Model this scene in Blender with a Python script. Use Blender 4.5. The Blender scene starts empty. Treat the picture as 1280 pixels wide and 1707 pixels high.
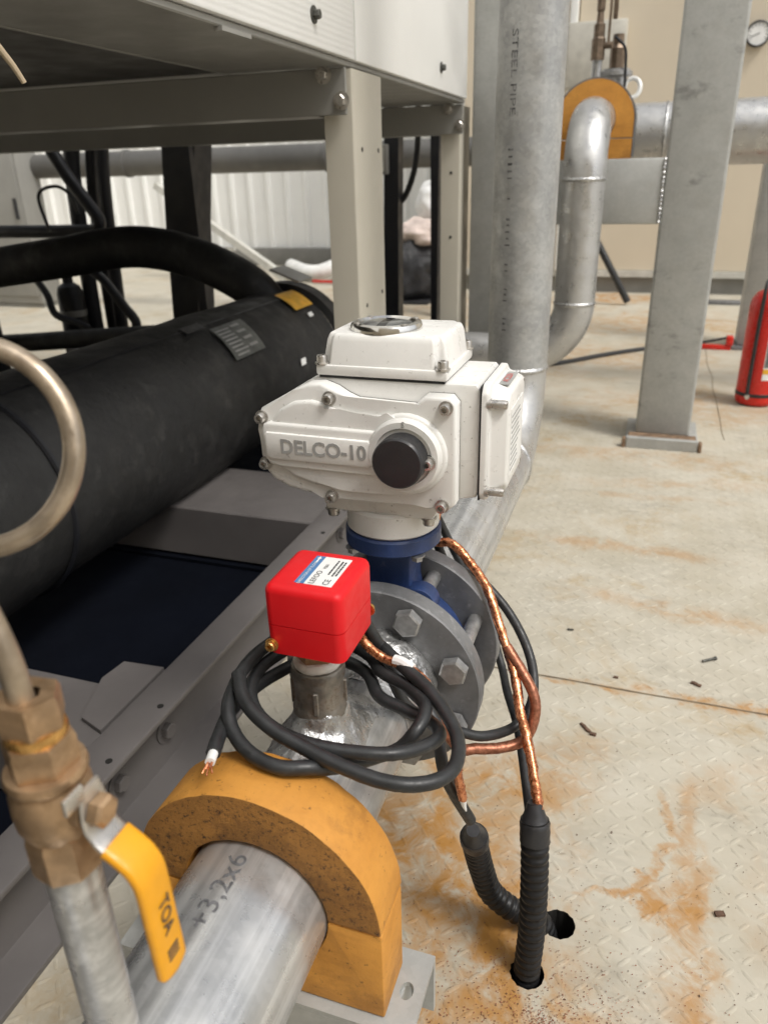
import bpy, bmesh, math, random
from mathutils import Matrix, Vector, noise
random.seed(7)
R = math.radians
scene = bpy.context.scene
COL = scene.collection

# ------------------------------------------------------------------ camera
cam = bpy.data.cameras.new('camera')
camo = bpy.data.objects.new('camera', cam)
COL.objects.link(camo)
MR = Matrix(((0.9473, -0.1091, 0.3013, 0.0), (0.3196, 0.3921, -0.8626, 0.0), (-0.0241, 0.9134, 0.4063, 0.8), (0, 0, 0, 1)))
camo.matrix_world = MR
cam.sensor_fit = 'HORIZONTAL'
cam.sensor_width = 36.0
cam.lens = 36.0 * 1266 / 1280
cam.clip_start = 0.01
cam.clip_end = 200
cam.dof.use_dof = True
cam.dof.focus_distance = 0.72
cam.dof.aperture_fstop = 10.5
scene.camera = camo

# ------------------------------------------------------------------ daylight (soft, overcast)
SUN_AZ = math.atan2(0.80, -0.34)     # measured from +Y towards +X
SUN_EL = R(56)
world = bpy.data.worlds.new('World')
scene.world = world
world.use_nodes = True
wn = world.node_tree
wn.nodes.clear()
sky = wn.nodes.new('ShaderNodeTexSky')
sky.sky_type = 'NISHITA'
sky.sun_disc = False
sky.sun_elevation = SUN_EL
sky.sun_rotation = SUN_AZ
sky.dust_density = 4.0
sky.air_density = 1.0
hsv = wn.nodes.new('ShaderNodeHueSaturation')
hsv.inputs['Saturation'].default_value = 0.16
bg = wn.nodes.new('ShaderNodeBackground')
bg.inputs['Strength'].default_value = 0.14
wo = wn.nodes.new('ShaderNodeOutputWorld')
wn.links.new(sky.outputs[0], hsv.inputs['Color'])
wn.links.new(hsv.outputs[0], bg.inputs['Color'])
wn.links.new(bg.outputs[0], wo.inputs['Surface'])
sl = bpy.data.lights.new('sun', 'SUN')
sl.energy = 1.4
sl.angle = R(14)
sl.color = (1.0, 0.955, 0.88)
so = bpy.data.objects.new('sun', sl)
COL.objects.link(so)
sd = Vector((math.sin(SUN_AZ) * math.cos(SUN_EL), math.cos(SUN_AZ) * math.cos(SUN_EL), math.sin(SUN_EL)))
so.rotation_euler = sd.to_track_quat('Z', 'Y').to_euler()
so.location = sd * 10
scene.view_settings.view_transform = 'Standard'
scene.view_settings.look = 'None'
scene.view_settings.exposure = 0.30
scene.view_settings.gamma = 1.0
scene.cycles.max_bounces = 5
scene.cycles.diffuse_bounces = 3
scene.cycles.glossy_bounces = 3
scene.cycles.use_adaptive_sampling = True
scene.cycles.adaptive_threshold = 0.02
scene.cycles.use_denoising = True
scene.cycles.sample_clamp_indirect = 6

# ------------------------------------------------------------------ object helpers
LOC = {}

def props(o, label=None, cat=None, group=None, kind=None):
    if label: o['label'] = label
    if cat: o['category'] = cat
    if group: o['group'] = group
    if kind: o['kind'] = kind
    return o

def thing(name, loc, label, cat, group=None):
    o = bpy.data.objects.new(name, None)
    COL.objects.link(o)
    o.location = loc
    o.empty_display_size = 0.05
    LOC[o.name] = Vector(loc)
    return props(o, label, cat, group)

def rootloc(p):
    while p.parent: p = p.parent
    return LOC.get(p.name, Vector((0, 0, 0)))

def finish(me, smooth=True, ang=35):
    if smooth:
        me.polygons.foreach_set('use_smooth', [True] * len(me.polygons))
        try: me.set_sharp_from_angle(angle=R(ang))
        except Exception: pass

def obj(name, bm, mat, parent=None, smooth=True, ang=35, base=None):
    """one mesh object from world-space geometry"""
    bmesh.ops.recalc_face_normals(bm, faces=bm.faces)
    me = bpy.data.meshes.new(name)
    bm.to_mesh(me); bm.free()
    finish(me, smooth, ang)
    if mat: me.materials.append(mat)
    o = bpy.data.objects.new(name, me)
    COL.objects.link(o)
    if parent is not None:
        o.parent = parent
        me.transform(Matrix.Translation(-rootloc(parent)))
    elif base is not None:
        me.transform(Matrix.Translation(-Vector(base)))
        o.location = base
        LOC[o.name] = Vector(base)
    return o

def mesh_of(bm, mat, smooth=True, ang=35, name='piece'):
    bmesh.ops.recalc_face_normals(bm, faces=bm.faces)
    me = bpy.data.meshes.new(name)
    bm.to_mesh(me); bm.free()
    finish(me, smooth, ang)
    if mat: me.materials.append(mat)
    return me

def piece(name, me, parent, mw):
    """shared mesh placed with a world matrix under a parent"""
    o = bpy.data.objects.new(name, me)
    COL.objects.link(o)
    if parent is not None:
        o.parent = parent
        o.matrix_local = Matrix.Translation(-rootloc(parent)) @ mw
    else:
        o.matrix_world = mw
    return o

# ------------------------------------------------------------------ geometry helpers
def frame(o, z, x=None):
    z = Vector(z).normalized()
    if x is None:
        x = Vector((1, 0, 0)) if abs(z.x) < 0.9 else Vector((0, 1, 0))
    x = Vector(x)
    x = (x - z * x.dot(z)).normalized()
    y = z.cross(x)
    m = Matrix((x, y, z)).transposed().to_4x4()
    m.translation = Vector(o)
    return m

def box(bm, x0, x1, y0, y1, z0, z1, bev=0.0, seg=2, mw=None):
    r = bmesh.ops.create_cube(bm, size=1.0)
    vs = r['verts']
    for v in vs:
        v.co = Vector((x0 + (v.co.x + .5) * (x1 - x0), y0 + (v.co.y + .5) * (y1 - y0), z0 + (v.co.z + .5) * (z1 - z0)))
        if mw: v.co = mw @ v.co
    if bev > 0:
        es = list({e for v in vs for e in v.link_edges})
        bmesh.ops.bevel(bm, geom=es, offset=bev, segments=seg, profile=0.5, affect='EDGES')
    return bm

def lathe(bm, prof, m=None, seg=32, a0=0.0, a1=None, hexa=False):
    """profile of (r, z) turned about local Z"""
    m = m or Matrix.Identity(4)
    full = a1 is None
    n = seg
    rings = []
    for r, z in prof:
        if r < 1e-7:
            rings.append([bm.verts.new(m @ Vector((0, 0, z)))])
        else:
            cnt = n if full else n + 1
            rings.append([bm.verts.new(m @ Vector((r * math.cos(a0 + (2 * math.pi if full else a1 - a0) * i / n),
                                                   r * math.sin(a0 + (2 * math.pi if full else a1 - a0) * i / n), z))) for i in range(cnt)])
    for a, b in zip(rings[:-1], rings[1:]):
        la, lb = len(a), len(b)
        if la == 1 and lb == 1: continue
        k = n if full else n
        for i in range(k):
            j = (i + 1) % max(la, lb) if full else i + 1
            try:
                if la == 1: bm.faces.new((a[0], b[i], b[j]))
                elif lb == 1: bm.faces.new((a[i], a[j], b[0]))
                else: bm.faces.new((a[i], a[j], b[j], b[i]))
            except ValueError: pass
    return bm

def cyl(bm, p0, p1, r, seg=24, r2=None, caps=True, bev=0.0):
    p0, p1 = Vector(p0), Vector(p1)
    h = (p1 - p0).length
    r2 = r if r2 is None else r2
    m = frame(p0, p1 - p0)
    if bev: pr = [(0, 0), (r - bev, 0), (r, bev), (r2, h - bev), (r2 - bev, h), (0, h)]
    elif caps: pr = [(0, 0), (r, 0), (r2, h), (0, h)]
    else: pr = [(r, 0), (r2, h)]
    return lathe(bm, pr, m, seg)

def spline(pts, n=8):
    P = [Vector(p) for p in pts]
    P = [2 * P[0] - P[1]] + P + [2 * P[-1] - P[-2]]
    out = []
    for i in range(1, len(P) - 2):
        a, b, c, d = P[i - 1:i + 3]
        for k in range(n):
            t = k / n
            out.append(0.5 * ((2 * b) + (c - a) * t + (2 * a - 5 * b + 4 * c - d) * t * t + (3 * b - a - 3 * c + d) * t ** 3))
    out.append(P[-2])
    return out

def sweep(bm, pts, rad, seg=12, caps=True):
    """tube along a polyline; rad is a number or a function of the index"""
    P = [Vector(p) for p in pts]
    n = len(P)
    T = []
    for i in range(n):
        t = P[min(i + 1, n - 1)] - P[max(i - 1, 0)]
        T.append(t.normalized() if t.length > 1e-9 else (T[-1] if T else Vector((0, 0, 1))))
    u = T[0].orthogonal().normalized()
    rings = []
    for i in range(n):
        if i:
            q = T[i - 1].rotation_difference(T[i])
            u = q @ u
        u = (u - T[i] * u.dot(T[i])).normalized()
        v = T[i].cross(u)
        r = rad(i) if callable(rad) else rad
        if isinstance(r, (list, tuple)): rs = r
        else: rs = [r] * seg
        rings.append([bm.verts.new(P[i] + (u * math.cos(2 * math.pi * k / seg) + v * math.sin(2 * math.pi * k / seg)) * rs[k]) for k in range(seg)])
    for a, b in zip(rings[:-1], rings[1:]):
        for k in range(seg):
            j = (k + 1) % seg
            bm.faces.new((a[k], a[j], b[j], b[k]))
    if caps:
        bm.faces.new(list(reversed(rings[0])))
        bm.faces.new(rings[-1])
    return bm

def prism(bm, pts, y0, y1, bev=0.0, seg=2, mw=None):
    """(x, z) outline extruded along Y; the y0 rim can be rounded"""
    a = [bm.verts.new(Vector((x, y0, z))) for x, z in pts]
    b = [bm.verts.new(Vector((x, y1, z))) for x, z in pts]
    n = len(pts)
    bm.faces.new(a)
    bm.faces.new(list(reversed(b)))
    for i in range(n):
        j = (i + 1) % n
        bm.faces.new((a[j], a[i], b[i], b[j]))
    if mw:
        for v in a + b: v.co = mw @ v.co
    if bev:
        es = [e for i in range(n) for e in a[i].link_edges if e.other_vert(a[i]) in a]
        bmesh.ops.bevel(bm, geom=list(set(es)), offset=bev, segments=seg, profile=0.5, affect='EDGES')
    return bm

def arc(cx, cz, r, a0, a1, n):
    return [(cx + r * math.cos(R(a0 + (a1 - a0) * i / n)), cz + r * math.sin(R(a0 + (a1 - a0) * i / n))) for i in range(n + 1)]

def rough_verts(bm, amp, sc, seed=0):
    for v in bm.verts:
        d = noise.noise_vector(v.co * sc + Vector((seed, seed * 2.1, 3)))
        v.co += d * amp

def text_mesh(s, size, ext=0.0, align='CENTER', mat=None, bold=0.0):
    cu = bpy.data.curves.new('t', 'FONT')
    cu.body = s; cu.size = size; cu.extrude = ext
    cu.align_x = align; cu.align_y = 'CENTER'
    cu.resolution_u = 3; cu.offset = bold
    o = bpy.data.objects.new('t', cu)
    COL.objects.link(o)
    dg = bpy.context.evaluated_depsgraph_get()
    me = bpy.data.meshes.new_from_object(o.evaluated_get(dg))
    bpy.data.objects.remove(o)
    bpy.data.curves.remove(cu)
    me.materials.clear()
    if mat: me.materials.append(mat)
    return me

def place_text(name, s, size, origin, right, normal, mat, parent, ext=0.0, sx=1.0, bold=0.0):
    me = text_mesh(s, size, ext, mat=mat, bold=bold)
    n_ = Vector(normal).normalized(); r_ = Vector(right).normalized(); u_ = n_.cross(r_)
    m = Matrix((r_ * sx, u_, n_)).transposed().to_4x4()
    m.translation = Vector(origin)
    me.transform(m)
    me.transform(Matrix.Translation(-rootloc(parent)))
    o = bpy.data.objects.new(name, me); COL.objects.link(o); o.parent = parent
    return o

def wrap_text(name, s, size, mat, parent, fn, sx=1.0):
    """text mesh bent by fn(u, v) -> world point"""
    me = text_mesh(s, size, 0.0, mat=mat)
    bm = bmesh.new(); bm.from_mesh(me)
    bmesh.ops.triangulate(bm, faces=bm.faces)
    bmesh.ops.subdivide_edges(bm, edges=bm.edges, cuts=2, use_grid_fill=True)
    for v in bm.verts: v.co = Vector(fn(v.co.x * sx, v.co.y))
    bm.to_mesh(me); bm.free()
    me.transform(Matrix.Translation(-rootloc(parent)))
    o = bpy.data.objects.new(name, me); COL.objects.link(o); o.parent = parent
    return o

# ------------------------------------------------------------------ materials
class NT:
    def __init__(s, name):
        s.m = bpy.data.materials.new(name); s.m.use_nodes = True
        s.t = s.m.node_tree; s.b = s.t.nodes['Principled BSDF']
        s.co = s.t.nodes.new('ShaderNodeTexCoord').outputs['Object']
    def n(s, typ, **kw):
        x = s.t.nodes.new(typ)
        for k, v in kw.items():
            if hasattr(x, k): setattr(x, k, v)
            else: x.inputs[k].default_value = v
        return x
    def L(s, a, b): s.t.links.new(a, b)
    def noise(s, sc, det=4, rough=.55, vec=None, dist=0.0):
        x = s.n('ShaderNodeTexNoise'); x.inputs['Scale'].default_value = sc; x.inputs['Detail'].default_value = det
        x.inputs['Roughness'].default_value = rough; x.inputs['Distortion'].default_value = dist
        s.L(vec or s.co, x.inputs['Vector']); return x.outputs['Fac']
    def vor(s, sc, feat='F1', out='Distance', vec=None, rnd=1.0):
        x = s.n('ShaderNodeTexVoronoi'); x.feature = feat; x.inputs['Scale'].default_value = sc; x.inputs['Randomness'].default_value = rnd
        s.L(vec or s.co, x.inputs['Vector']); return x.outputs[out]
    def mapv(s, scale=(1, 1, 1), loc=(0, 0, 0), rot=(0, 0, 0)):
        x = s.n('ShaderNodeMapping'); x.inputs['Scale'].default_value = scale; x.inputs['Location'].default_value = loc; x.inputs['Rotation'].default_value = rot
        s.L(s.co, x.inputs['Vector']); return x.outputs[0]
    def rng(s, v, a, b, c=0.0, d=1.0, smooth=True):
        x = s.n('ShaderNodeMapRange'); x.interpolation_type = 'SMOOTHSTEP' if smooth else 'LINEAR'
        for i, q in zip((1, 2, 3, 4), (a, b, c, d)): x.inputs[i].default_value = q
        s.L(v, x.inputs[0]); return x.outputs[0]
    def math(s, op, a, b=None):
        x = s.n('ShaderNodeMath'); x.operation = op
        for i, q in enumerate((a, b)):
            if q is None: continue
            if isinstance(q, (int, float)): x.inputs[i].default_value = q
            else: s.L(q, x.inputs[i])
        return x.outputs[0]
    def mix(s, f, a, b, mode='MIX'):
        x = s.n('ShaderNodeMix'); x.data_type = 'RGBA'; x.blend_type = mode
        for i, q in ((0, f), (6, a), (7, b)):
            if isinstance(q, (int, float)): x.inputs[i].default_value = q
            elif isinstance(q, tuple): x.inputs[i].default_value = (*q[:3], 1)
            else: s.L(q, x.inputs[i])
        return x.outputs[2]
    def bump(s, h, st, d=0.001, prev=None):
        x = s.n('ShaderNodeBump'); x.inputs['Strength'].default_value = st; x.inputs['Distance'].default_value = d
        s.L(h, x.inputs['Height'])
        if prev: s.L(prev, x.inputs['Normal'])
        return x.outputs[0]
    def set(s, col=None, rough=None, metal=None, normal=None, spec=None):
        for k, q in (('Base Color', col), ('Roughness', rough), ('Metallic', metal), ('Normal', normal), ('Specular IOR Level', spec)):
            if q is None: continue
            if isinstance(q, tuple): s.b.inputs[k].default_value = (*q[:3], 1)
            elif isinstance(q, (int, float)): s.b.inputs[k].default_value = q
            else: s.L(q, s.b.inputs[k])
        return s.m

def pm(name, col, rough=.5, metal=0.0, var=.12, vs=12, bump=.0, bs=150, bd=.001, dirt=None, dcol=(.08, .06, .045), dsc=30, dlo=.58, dhi=.72, rv=.1, spec=None):
    t = NT(name)
    f = t.noise(vs, 5)
    c = t.mix(t.rng(f, .3, .7), tuple(q * (1 - var) for q in col), tuple(min(1, q * (1 + var)) for q in col))
    if dirt:
        d = t.math('MULTIPLY', t.rng(t.noise(dsc, 8, .7), dlo, dhi), dirt)
        c = t.mix(d, c, dcol)
    r = t.rng(t.noise(vs * 3.1, 4), .3, .7, max(.02, rough - rv), min(1, rough + rv))
    nr = t.bump(t.noise(bs, 4), bump, bd) if bump else None
    return t.set(c, r, metal, nr, spec)

def mat_galv(name, a, b, rough=.42, metal=.8, spangle=55, bump=.12, streak=None, dark=None, dirt=.4):
    t = NT(name)
    v = t.vor(spangle, 'F1', 'Color')
    sep = t.n('ShaderNodeSeparateColor'); t.L(v, sep.inputs[0])
    n1 = t.noise(14, 6, .65)
    f = t.math('ADD', t.math('MULTIPLY', sep.outputs[0], .14), t.math('MULTIPLY', n1, .86))
    c = t.mix(t.rng(f, .25, .75), a, b)
    if streak:
        n2 = t.noise(1, 6, .6, t.mapv(streak))
        c = t.mix(t.rng(n2, .42, .66, 0, .65), c, tuple(min(1, q * 1.45) for q in b))
    sc = t.rng(t.noise(45, 6, .75), .62, .74, 0, dirt)
    c = t.mix(sc, c, dark or tuple(q * .45 for q in a))
    r = t.rng(t.noise(32, 5), .3, .7, rough - .12, rough + .14)
    nr = t.bump(t.noise(120, 5), bump, .0008)
    return t.set(c, r, metal, nr)

M = {}
M['galv'] = mat_galv('galvanised_steel', (.38, .385, .385), (.52, .525, .525), .33, .68, 240, .08, (90, 2.5, 90))
M['galv_riser'] = mat_galv('galvanised_riser', (.33, .335, .335), (.50, .505, .495), .50, .55, 170, .12)
M['galv_flat'] = mat_galv('galvanised_plate', (.37, .375, .36), (.45, .455, .44), .55, .3, 160, .08)
M['galv_smudged'] = mat_galv('galvanised_smudged', (.37, .375, .36), (.45, .455, .44), .55, .3, 160, .08)
_t = M['galv_smudged'].node_tree
_b = _t.nodes['Principled BSDF']; _src = _b.inputs['Base Color'].links[0].from_socket
_tc = _t.nodes.new('ShaderNodeTexCoord'); _mp = _t.nodes.new('ShaderNodeMapping'); _mp.inputs['Scale'].default_value = (9, 9, 16); _t.links.new(_tc.outputs['Object'], _mp.inputs[0])
_nz = _t.nodes.new('ShaderNodeTexNoise'); _nz.inputs['Scale'].default_value = 1.0; _nz.inputs['Detail'].default_value = 8; _nz.inputs['Roughness'].default_value = .72; _t.links.new(_mp.outputs[0], _nz.inputs['Vector'])
_rg = _t.nodes.new('ShaderNodeMapRange'); _rg.inputs[1].default_value = .56; _rg.inputs[2].default_value = .70; _rg.inputs[4].default_value = .65; _t.links.new(_nz.outputs['Fac'], _rg.inputs[0])
_mx = _t.nodes.new('ShaderNodeMix'); _mx.data_type = 'RGBA'; _mx.inputs[7].default_value = (.13, .13, .125, 1); _t.links.new(_rg.outputs[0], _mx.inputs[0]); _t.links.new(_src, _mx.inputs[6]); _t.links.new(_mx.outputs[2], _b.inputs['Base Color'])
M['silver'] = mat_galv('aluminium_paint', (.46, .46, .455), (.56, .56, .55), .36, .7, 220, .04, None, (.40, .40, .40), .08)
M['weld'] = pm('weld_silver', (.50, .50, .495), .34, .85, .25, 60, .8, 170, .0022)
M['flange'] = pm('cast_flange_grey', (.185, .188, .193), .5, .35, .2, 30, .3, 220, .001, dirt=.6, dcol=(.36, .36, .37), dsc=70, dlo=.55, dhi=.7)
M['zinc'] = pm('zinc_bolt', (.42, .42, .42), .42, .75, .2, 90, .2, 300, .0006)
M['white'] = pm('white_enamel', (.75, .742, .715), .36, 0, .04, 20, .10, 420, .0005, dirt=.6, dcol=(.16, .13, .10), dsc=150, dlo=.61, dhi=.70)
M['gasket'] = pm('black_gasket', (.015, .015, .016), .6)
M['black_plastic'] = pm('black_plastic', (.022, .022, .024), .45, 0, .1, 60, .1, 500)
M['chrome'] = pm('chrome_ring', (.75, .74, .72), .16, 1.0, .1, 60)
M['blue'] = pm('blue_valve_enamel', (.022, .045, .135), .42, 0, .15, 40, .2, 180, .0008, dirt=.25, dcol=(.2, .2, .22), dsc=80)
M['red'] = pm('red_plastic', (.66, .008, .013), .42, 0, .04, 20, .08, 400, .0005, dirt=.12, dcol=(.5, .12, .10), dsc=60, dlo=.58, dhi=.78, spec=.35)
M['seam'] = pm('red_seam', (.78, .10, .09), .5)
M['paper'] = pm('white_sticker', (.82, .82, .80), .5)
M['skyblue'] = pm('blue_sticker', (.07, .20, .42), .5)
M['ink'] = pm('black_ink', (.035, .035, .04), .6)
M['greyink'] = pm('grey_ink', (.36, .36, .35), .55)
M['stencil'] = pm('worn_stencil_ink', (.11, .11, .115), .7, .0, .5, 160)
M['faded'] = pm('faded_stencil_ink', (.17, .17, .172), .7, .1, .6, 200)
M['redink'] = pm('red_ink', (.6, .06, .05), .6)
M['brass'] = pm('brass_worn', (.42, .285, .17), .42, .75, .25, 60, .25, 260, .0008, dirt=.5, dcol=(.22, .13, .06), dsc=70, dlo=.5, dhi=.68)
M['brass_screw'] = pm('brass_screw', (.62, .36, .12), .3, .9, .2, 200)
M['siphon'] = pm('tarnished_brass_tube', (.40, .33, .25), .38, .75, .25, 50, .12, 200, dirt=.4, dcol=(.22, .16, .11), dsc=45, dlo=.5, dhi=.7)
M['steel'] = pm('bright_steel', (.55, .53, .50), .33, .85, .2, 60, .15, 250)
M['yellow'] = pm('yellow_vinyl', (.74, .335, .010), .42, 0, .05, 50, .08, 300)
M['tape'] = pm('thread_tape', (.75, .72, .66), .6, 0, .1, 80, .4, 200)
M['malleable'] = pm('malleable_iron', (.27, .25, .22), .40, .75, .25, 90, .5, 260, .001, dirt=.6, dcol=(.12, .07, .04), dsc=90, dlo=.5, dhi=.65)
M['cable'] = pm('black_rubber_cable', (.020, .021, .022), .46, 0, .25, 60, .12, 300, .0006, dirt=.25, dcol=(.10, .10, .10), dsc=80, dlo=.55, dhi=.75)
M['conduit'] = pm('black_conduit', (.010, .010, .011), .42, 0, .1, 60, spec=.35)
M['hole'] = pm('dark_bore', (.012, .011, .010), .8)  # near-black colour carries the shade inside holes
M['tan'] = pm('tan_rod', (.45, .36, .24), .6)
M['grey_paint'] = pm('grey_frame_paint', (.125, .115, .112), .42, .0, .10, 6, .08, 200, .0006, dirt=.25, dcol=(.22, .2, .18), dsc=18, dlo=.58, dhi=.75)
M['grey_beam'] = pm('grey_beam_paint', (.27, .265, .245), .45, 0, .06, 5, .05, 200, dirt=.25, dcol=(.2, .18, .15), dsc=22, dlo=.66, dhi=.76)
M['leg_paint'] = pm('cream_leg_paint', (.52, .49, .415), .42, 0, .04, 4, .05, 200, dirt=.3, dcol=(.3, .25, .18), dsc=25, dlo=.68, dhi=.78)
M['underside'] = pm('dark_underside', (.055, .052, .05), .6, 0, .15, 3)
M['pan'] = pm('navy_drip_pan', (.0025, .0035, .007), .9, 0, .2, 4, spec=.08)  # near-black colour stands in for the shade under the machine
M['dark_plate'] = pm('dark_plate', (.008, .008, .009), .85, 0, .2, 4, spec=.08)
M['foam'] = pm('black_foam_insulation', (.015, .015, .015), .66, 0, .25, 7, .5, 60, .003, dirt=.5, dcol=(.06, .058, .055), dsc=16, dlo=.5, dhi=.72)
M['black_steel'] = pm('black_steel', (.012, .013, .017), .5, 0, .2, 6)
M['plate'] = pm('dull_nameplate', (.14, .15, .145), .45, .3, .2, 40)
M['amber'] = pm('amber_sticker', (.75, .40, .03), .5, 0, .15, 30)
M['ext_red'] = pm('extinguisher_red', (.60, .022, .014), .28, 0, .05, 8)
M['beige_wall'] = pm('beige_wall_paint', (.64, .56, .435), .6, 0, .03, 1.5, .05, 120)
M['white_wall'] = pm('white_cladding', (.86, .86, .83), .5, 0, .03, 2)
M['trim'] = pm('pale_trim', (.55, .54, .49), .5)
M['kerb'] = pm('grey_kerb', (.22, .215, .195), .7, 0, .12, 5)
M['darkgrey'] = pm('dull_duct', (.12, .117, .11), .55, .2, .12, 4)
M['black_cloth'] = pm('black_bag', (.018, .018, .02), .65, 0, .3, 12, .5, 40, .01)
M['pale_cloth'] = pm('pale_cloth', (.62, .52, .47), .8, 0, .18, 9, .6, 30, .01)
M['green_rope'] = pm('pale_green_hose', (.22, .38, .25), .5)
M['white_plastic'] = pm('white_plastic', (.78, .78, .76), .35)
M['boxgrey'] = pm('wall_box_grey', (.52, .50, .44), .5)
M['bronze'] = pm('dull_bronze', (.22, .165, .12), .45, .6, .25, 60, .3, 150)
M['rustplate'] = pm('rust_edge', (.20, .13, .08), .8, 0, .4, 50, .5, 120)
M['chip'] = pm('rusty_chip', (.13, .075, .05), .8, .2, .4, 120)
M['screwgrey'] = pm('dull_screw', (.10, .10, .09), .5, .6, .3, 200)

# copper foil with crinkle
t = NT('copper_foil')
v = t.noise(260, 6, .7, t.mapv((1, 1, .6)))
c = t.mix(t.rng(v, .35, .65), (.46, .15, .065), (.85, .38, .20))
M['copper'] = t.set(c, t.rng(v, .3, .7, .16, .42), .95, t.bump(t.noise(110, 3, .5), .55, .0022))
t = NT('dull_copper_sheath')
v = t.noise(200, 6, .7)
c = t.mix(t.rng(v, .35, .65), (.20, .072, .038), (.42, .17, .10))
M['copper_dull'] = t.set(c, .42, .6, t.bump(t.noise(160, 3), .4, .0015))

# orange pipe-support block
t = NT('orange_hardwood_block')
n1 = t.noise(10, 5); n2 = t.noise(70, 8, .7)
c = t.mix(t.rng(n1, .3, .7), (.50, .215, .030), (.62, .29, .050))
c = t.mix(t.rng(n2, .38, .75, 0, .30), c, (.33, .14, .025))
c = t.mix(t.rng(t.noise(1, 6, .65, t.mapv((14, 45, 70))), .45, .75, 0, .45), c, (.36, .145, .02))
c = t.mix(t.rng(t.noise(16, 6, .7), .56, .70, 0, .5), c, (.26, .11, .02))
sp = t.rng(t.noise(150, 6, .75, t.mapv((1, 1, 1))), .60, .68)
c = t.mix(t.math('MULTIPLY', sp, .75), c, (.05, .022, .008))
M['block'] = t.set(c, .68, 0, t.bump(t.noise(240, 6, .7), .35, .0012))
t = NT('orange_block_sawn_face')
n1 = t.noise(14, 5); n2 = t.noise(60, 8, .75)
c = t.mix(t.rng(n1, .3, .7), (.30, .132, .024), (.42, .19, .036))
c = t.mix(t.rng(n2, .48, .66, 0, .6), c, (.16, .068, .014))
sp = t.rng(t.noise(170, 7, .85), .53, .60)
c = t.mix(t.math('MULTIPLY', sp, .9), c, (.03, .014, .006))
M['block_sawn'] = t.set(c, .8, 0, t.bump(t.noise(200, 6, .8), .95, .003))

# cabinet panel: white sheet with fine emboss
t = NT('white_embossed_panel')
w = t.n('ShaderNodeTexWave'); w.wave_type = 'BANDS'; w.bands_direction = 'Z'
w.inputs['Scale'].default_value = 34; w.inputs['Distortion'].default_value = 1.2; w.inputs['Detail'].default_value = 2; w.inputs['Detail Scale'].default_value = 3
t.L(t.co, w.inputs['Vector'])
c = t.mix(t.rng(t.noise(3, 4), .3, .7), (.80, .80, .775), (.86, .86, .835))
M['panel_rib'] = t.set(c, .45, 0, t.bump(w.outputs['Fac'], .22, .0008))
M['panel'] = pm('white_panel', (.84, .84, .815), .42, 0, .025, 3, .04, 200)

# floor
t = NT('stained_concrete')
n1 = t.noise(1.3, 5, .6); n2 = t.noise(9, 6, .6)
c = t.mix(t.rng(n1, .3, .7), (.41, .372, .29), (.51, .475, .395))
c = t.mix(t.rng(n2, .35, .7, 0, .55), c, (.55, .52, .445))
# trowel flakes
wv = t.n('ShaderNodeTexNoise'); wv.inputs['Scale'].default_value = 12; wv.inputs['Detail'].default_value = 3
t.L(t.co, wv.inputs['Vector'])
va = t.n('ShaderNodeVectorMath'); va.operation = 'MULTIPLY_ADD'
t.L(wv.outputs['Color'], va.inputs[0]); va.inputs[1].default_value = (.10, .10, 0); t.L(t.mapv((1.0, 1.9, 1), rot=(0, 0, .6)), va.inputs[2])
fl = t.vor(46, 'F1', 'Distance', va.outputs[0])
flm = t.math('MULTIPLY', t.rng(fl, .30, .52), t.rng(t.noise(5, 5, .6), .42, .62))
c = t.mix(t.math('MULTIPLY', flm, .22), c, (.26, .237, .19))
oc = t.math('MULTIPLY', t.rng(t.noise(2.6, 7, .7, dist=.5), .50, .66), t.rng(t.noise(22, 6, .7), .3, .65))
c = t.mix(t.math('MULTIPLY', oc, .75), c, (.38, .27, .135))
gs = t.math('MULTIPLY', t.rng(t.noise(1, 8, .72, t.mapv((7, 16, 1), rot=(0, 0, .5))), .52, .70), t.rng(t.noise(3.3, 4, .6), .42, .60))
c = t.mix(t.math('MULTIPLY', gs, .40), c, (.21, .195, .165))
fl2 = t.rng(t.noise(38, 7, .7, va.outputs[0]), .60, .70)
c = t.mix(t.math('MULTIPLY', fl2, .55), c, (.22, .195, .15))
RUST = (.40, .195, .045)
nz = t.noise(16, 8, .68, dist=.6)
nz2 = t.noise(5.5, 5, .65, dist=.8)
wq = t.n('ShaderNodeTexNoise'); wq.inputs['Scale'].default_value = 17; wq.inputs['Detail'].default_value = 6; wq.inputs['Roughness'].default_value = .65
t.L(t.co, wq.inputs['Vector'])
wa = t.n('ShaderNodeVectorMath'); wa.operation = 'MULTIPLY_ADD'
t.L(wq.outputs['Color'], wa.inputs[0]); wa.inputs[1].default_value = (.085, .085, 0)
wb = t.n('ShaderNodeVectorMath'); wb.operation = 'SUBTRACT'; t.L(t.co, wb.inputs[0]); wb.inputs[1].default_value = (.0425, .0425, 0)
t.L(wb.outputs[0], wa.inputs[2])
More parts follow.
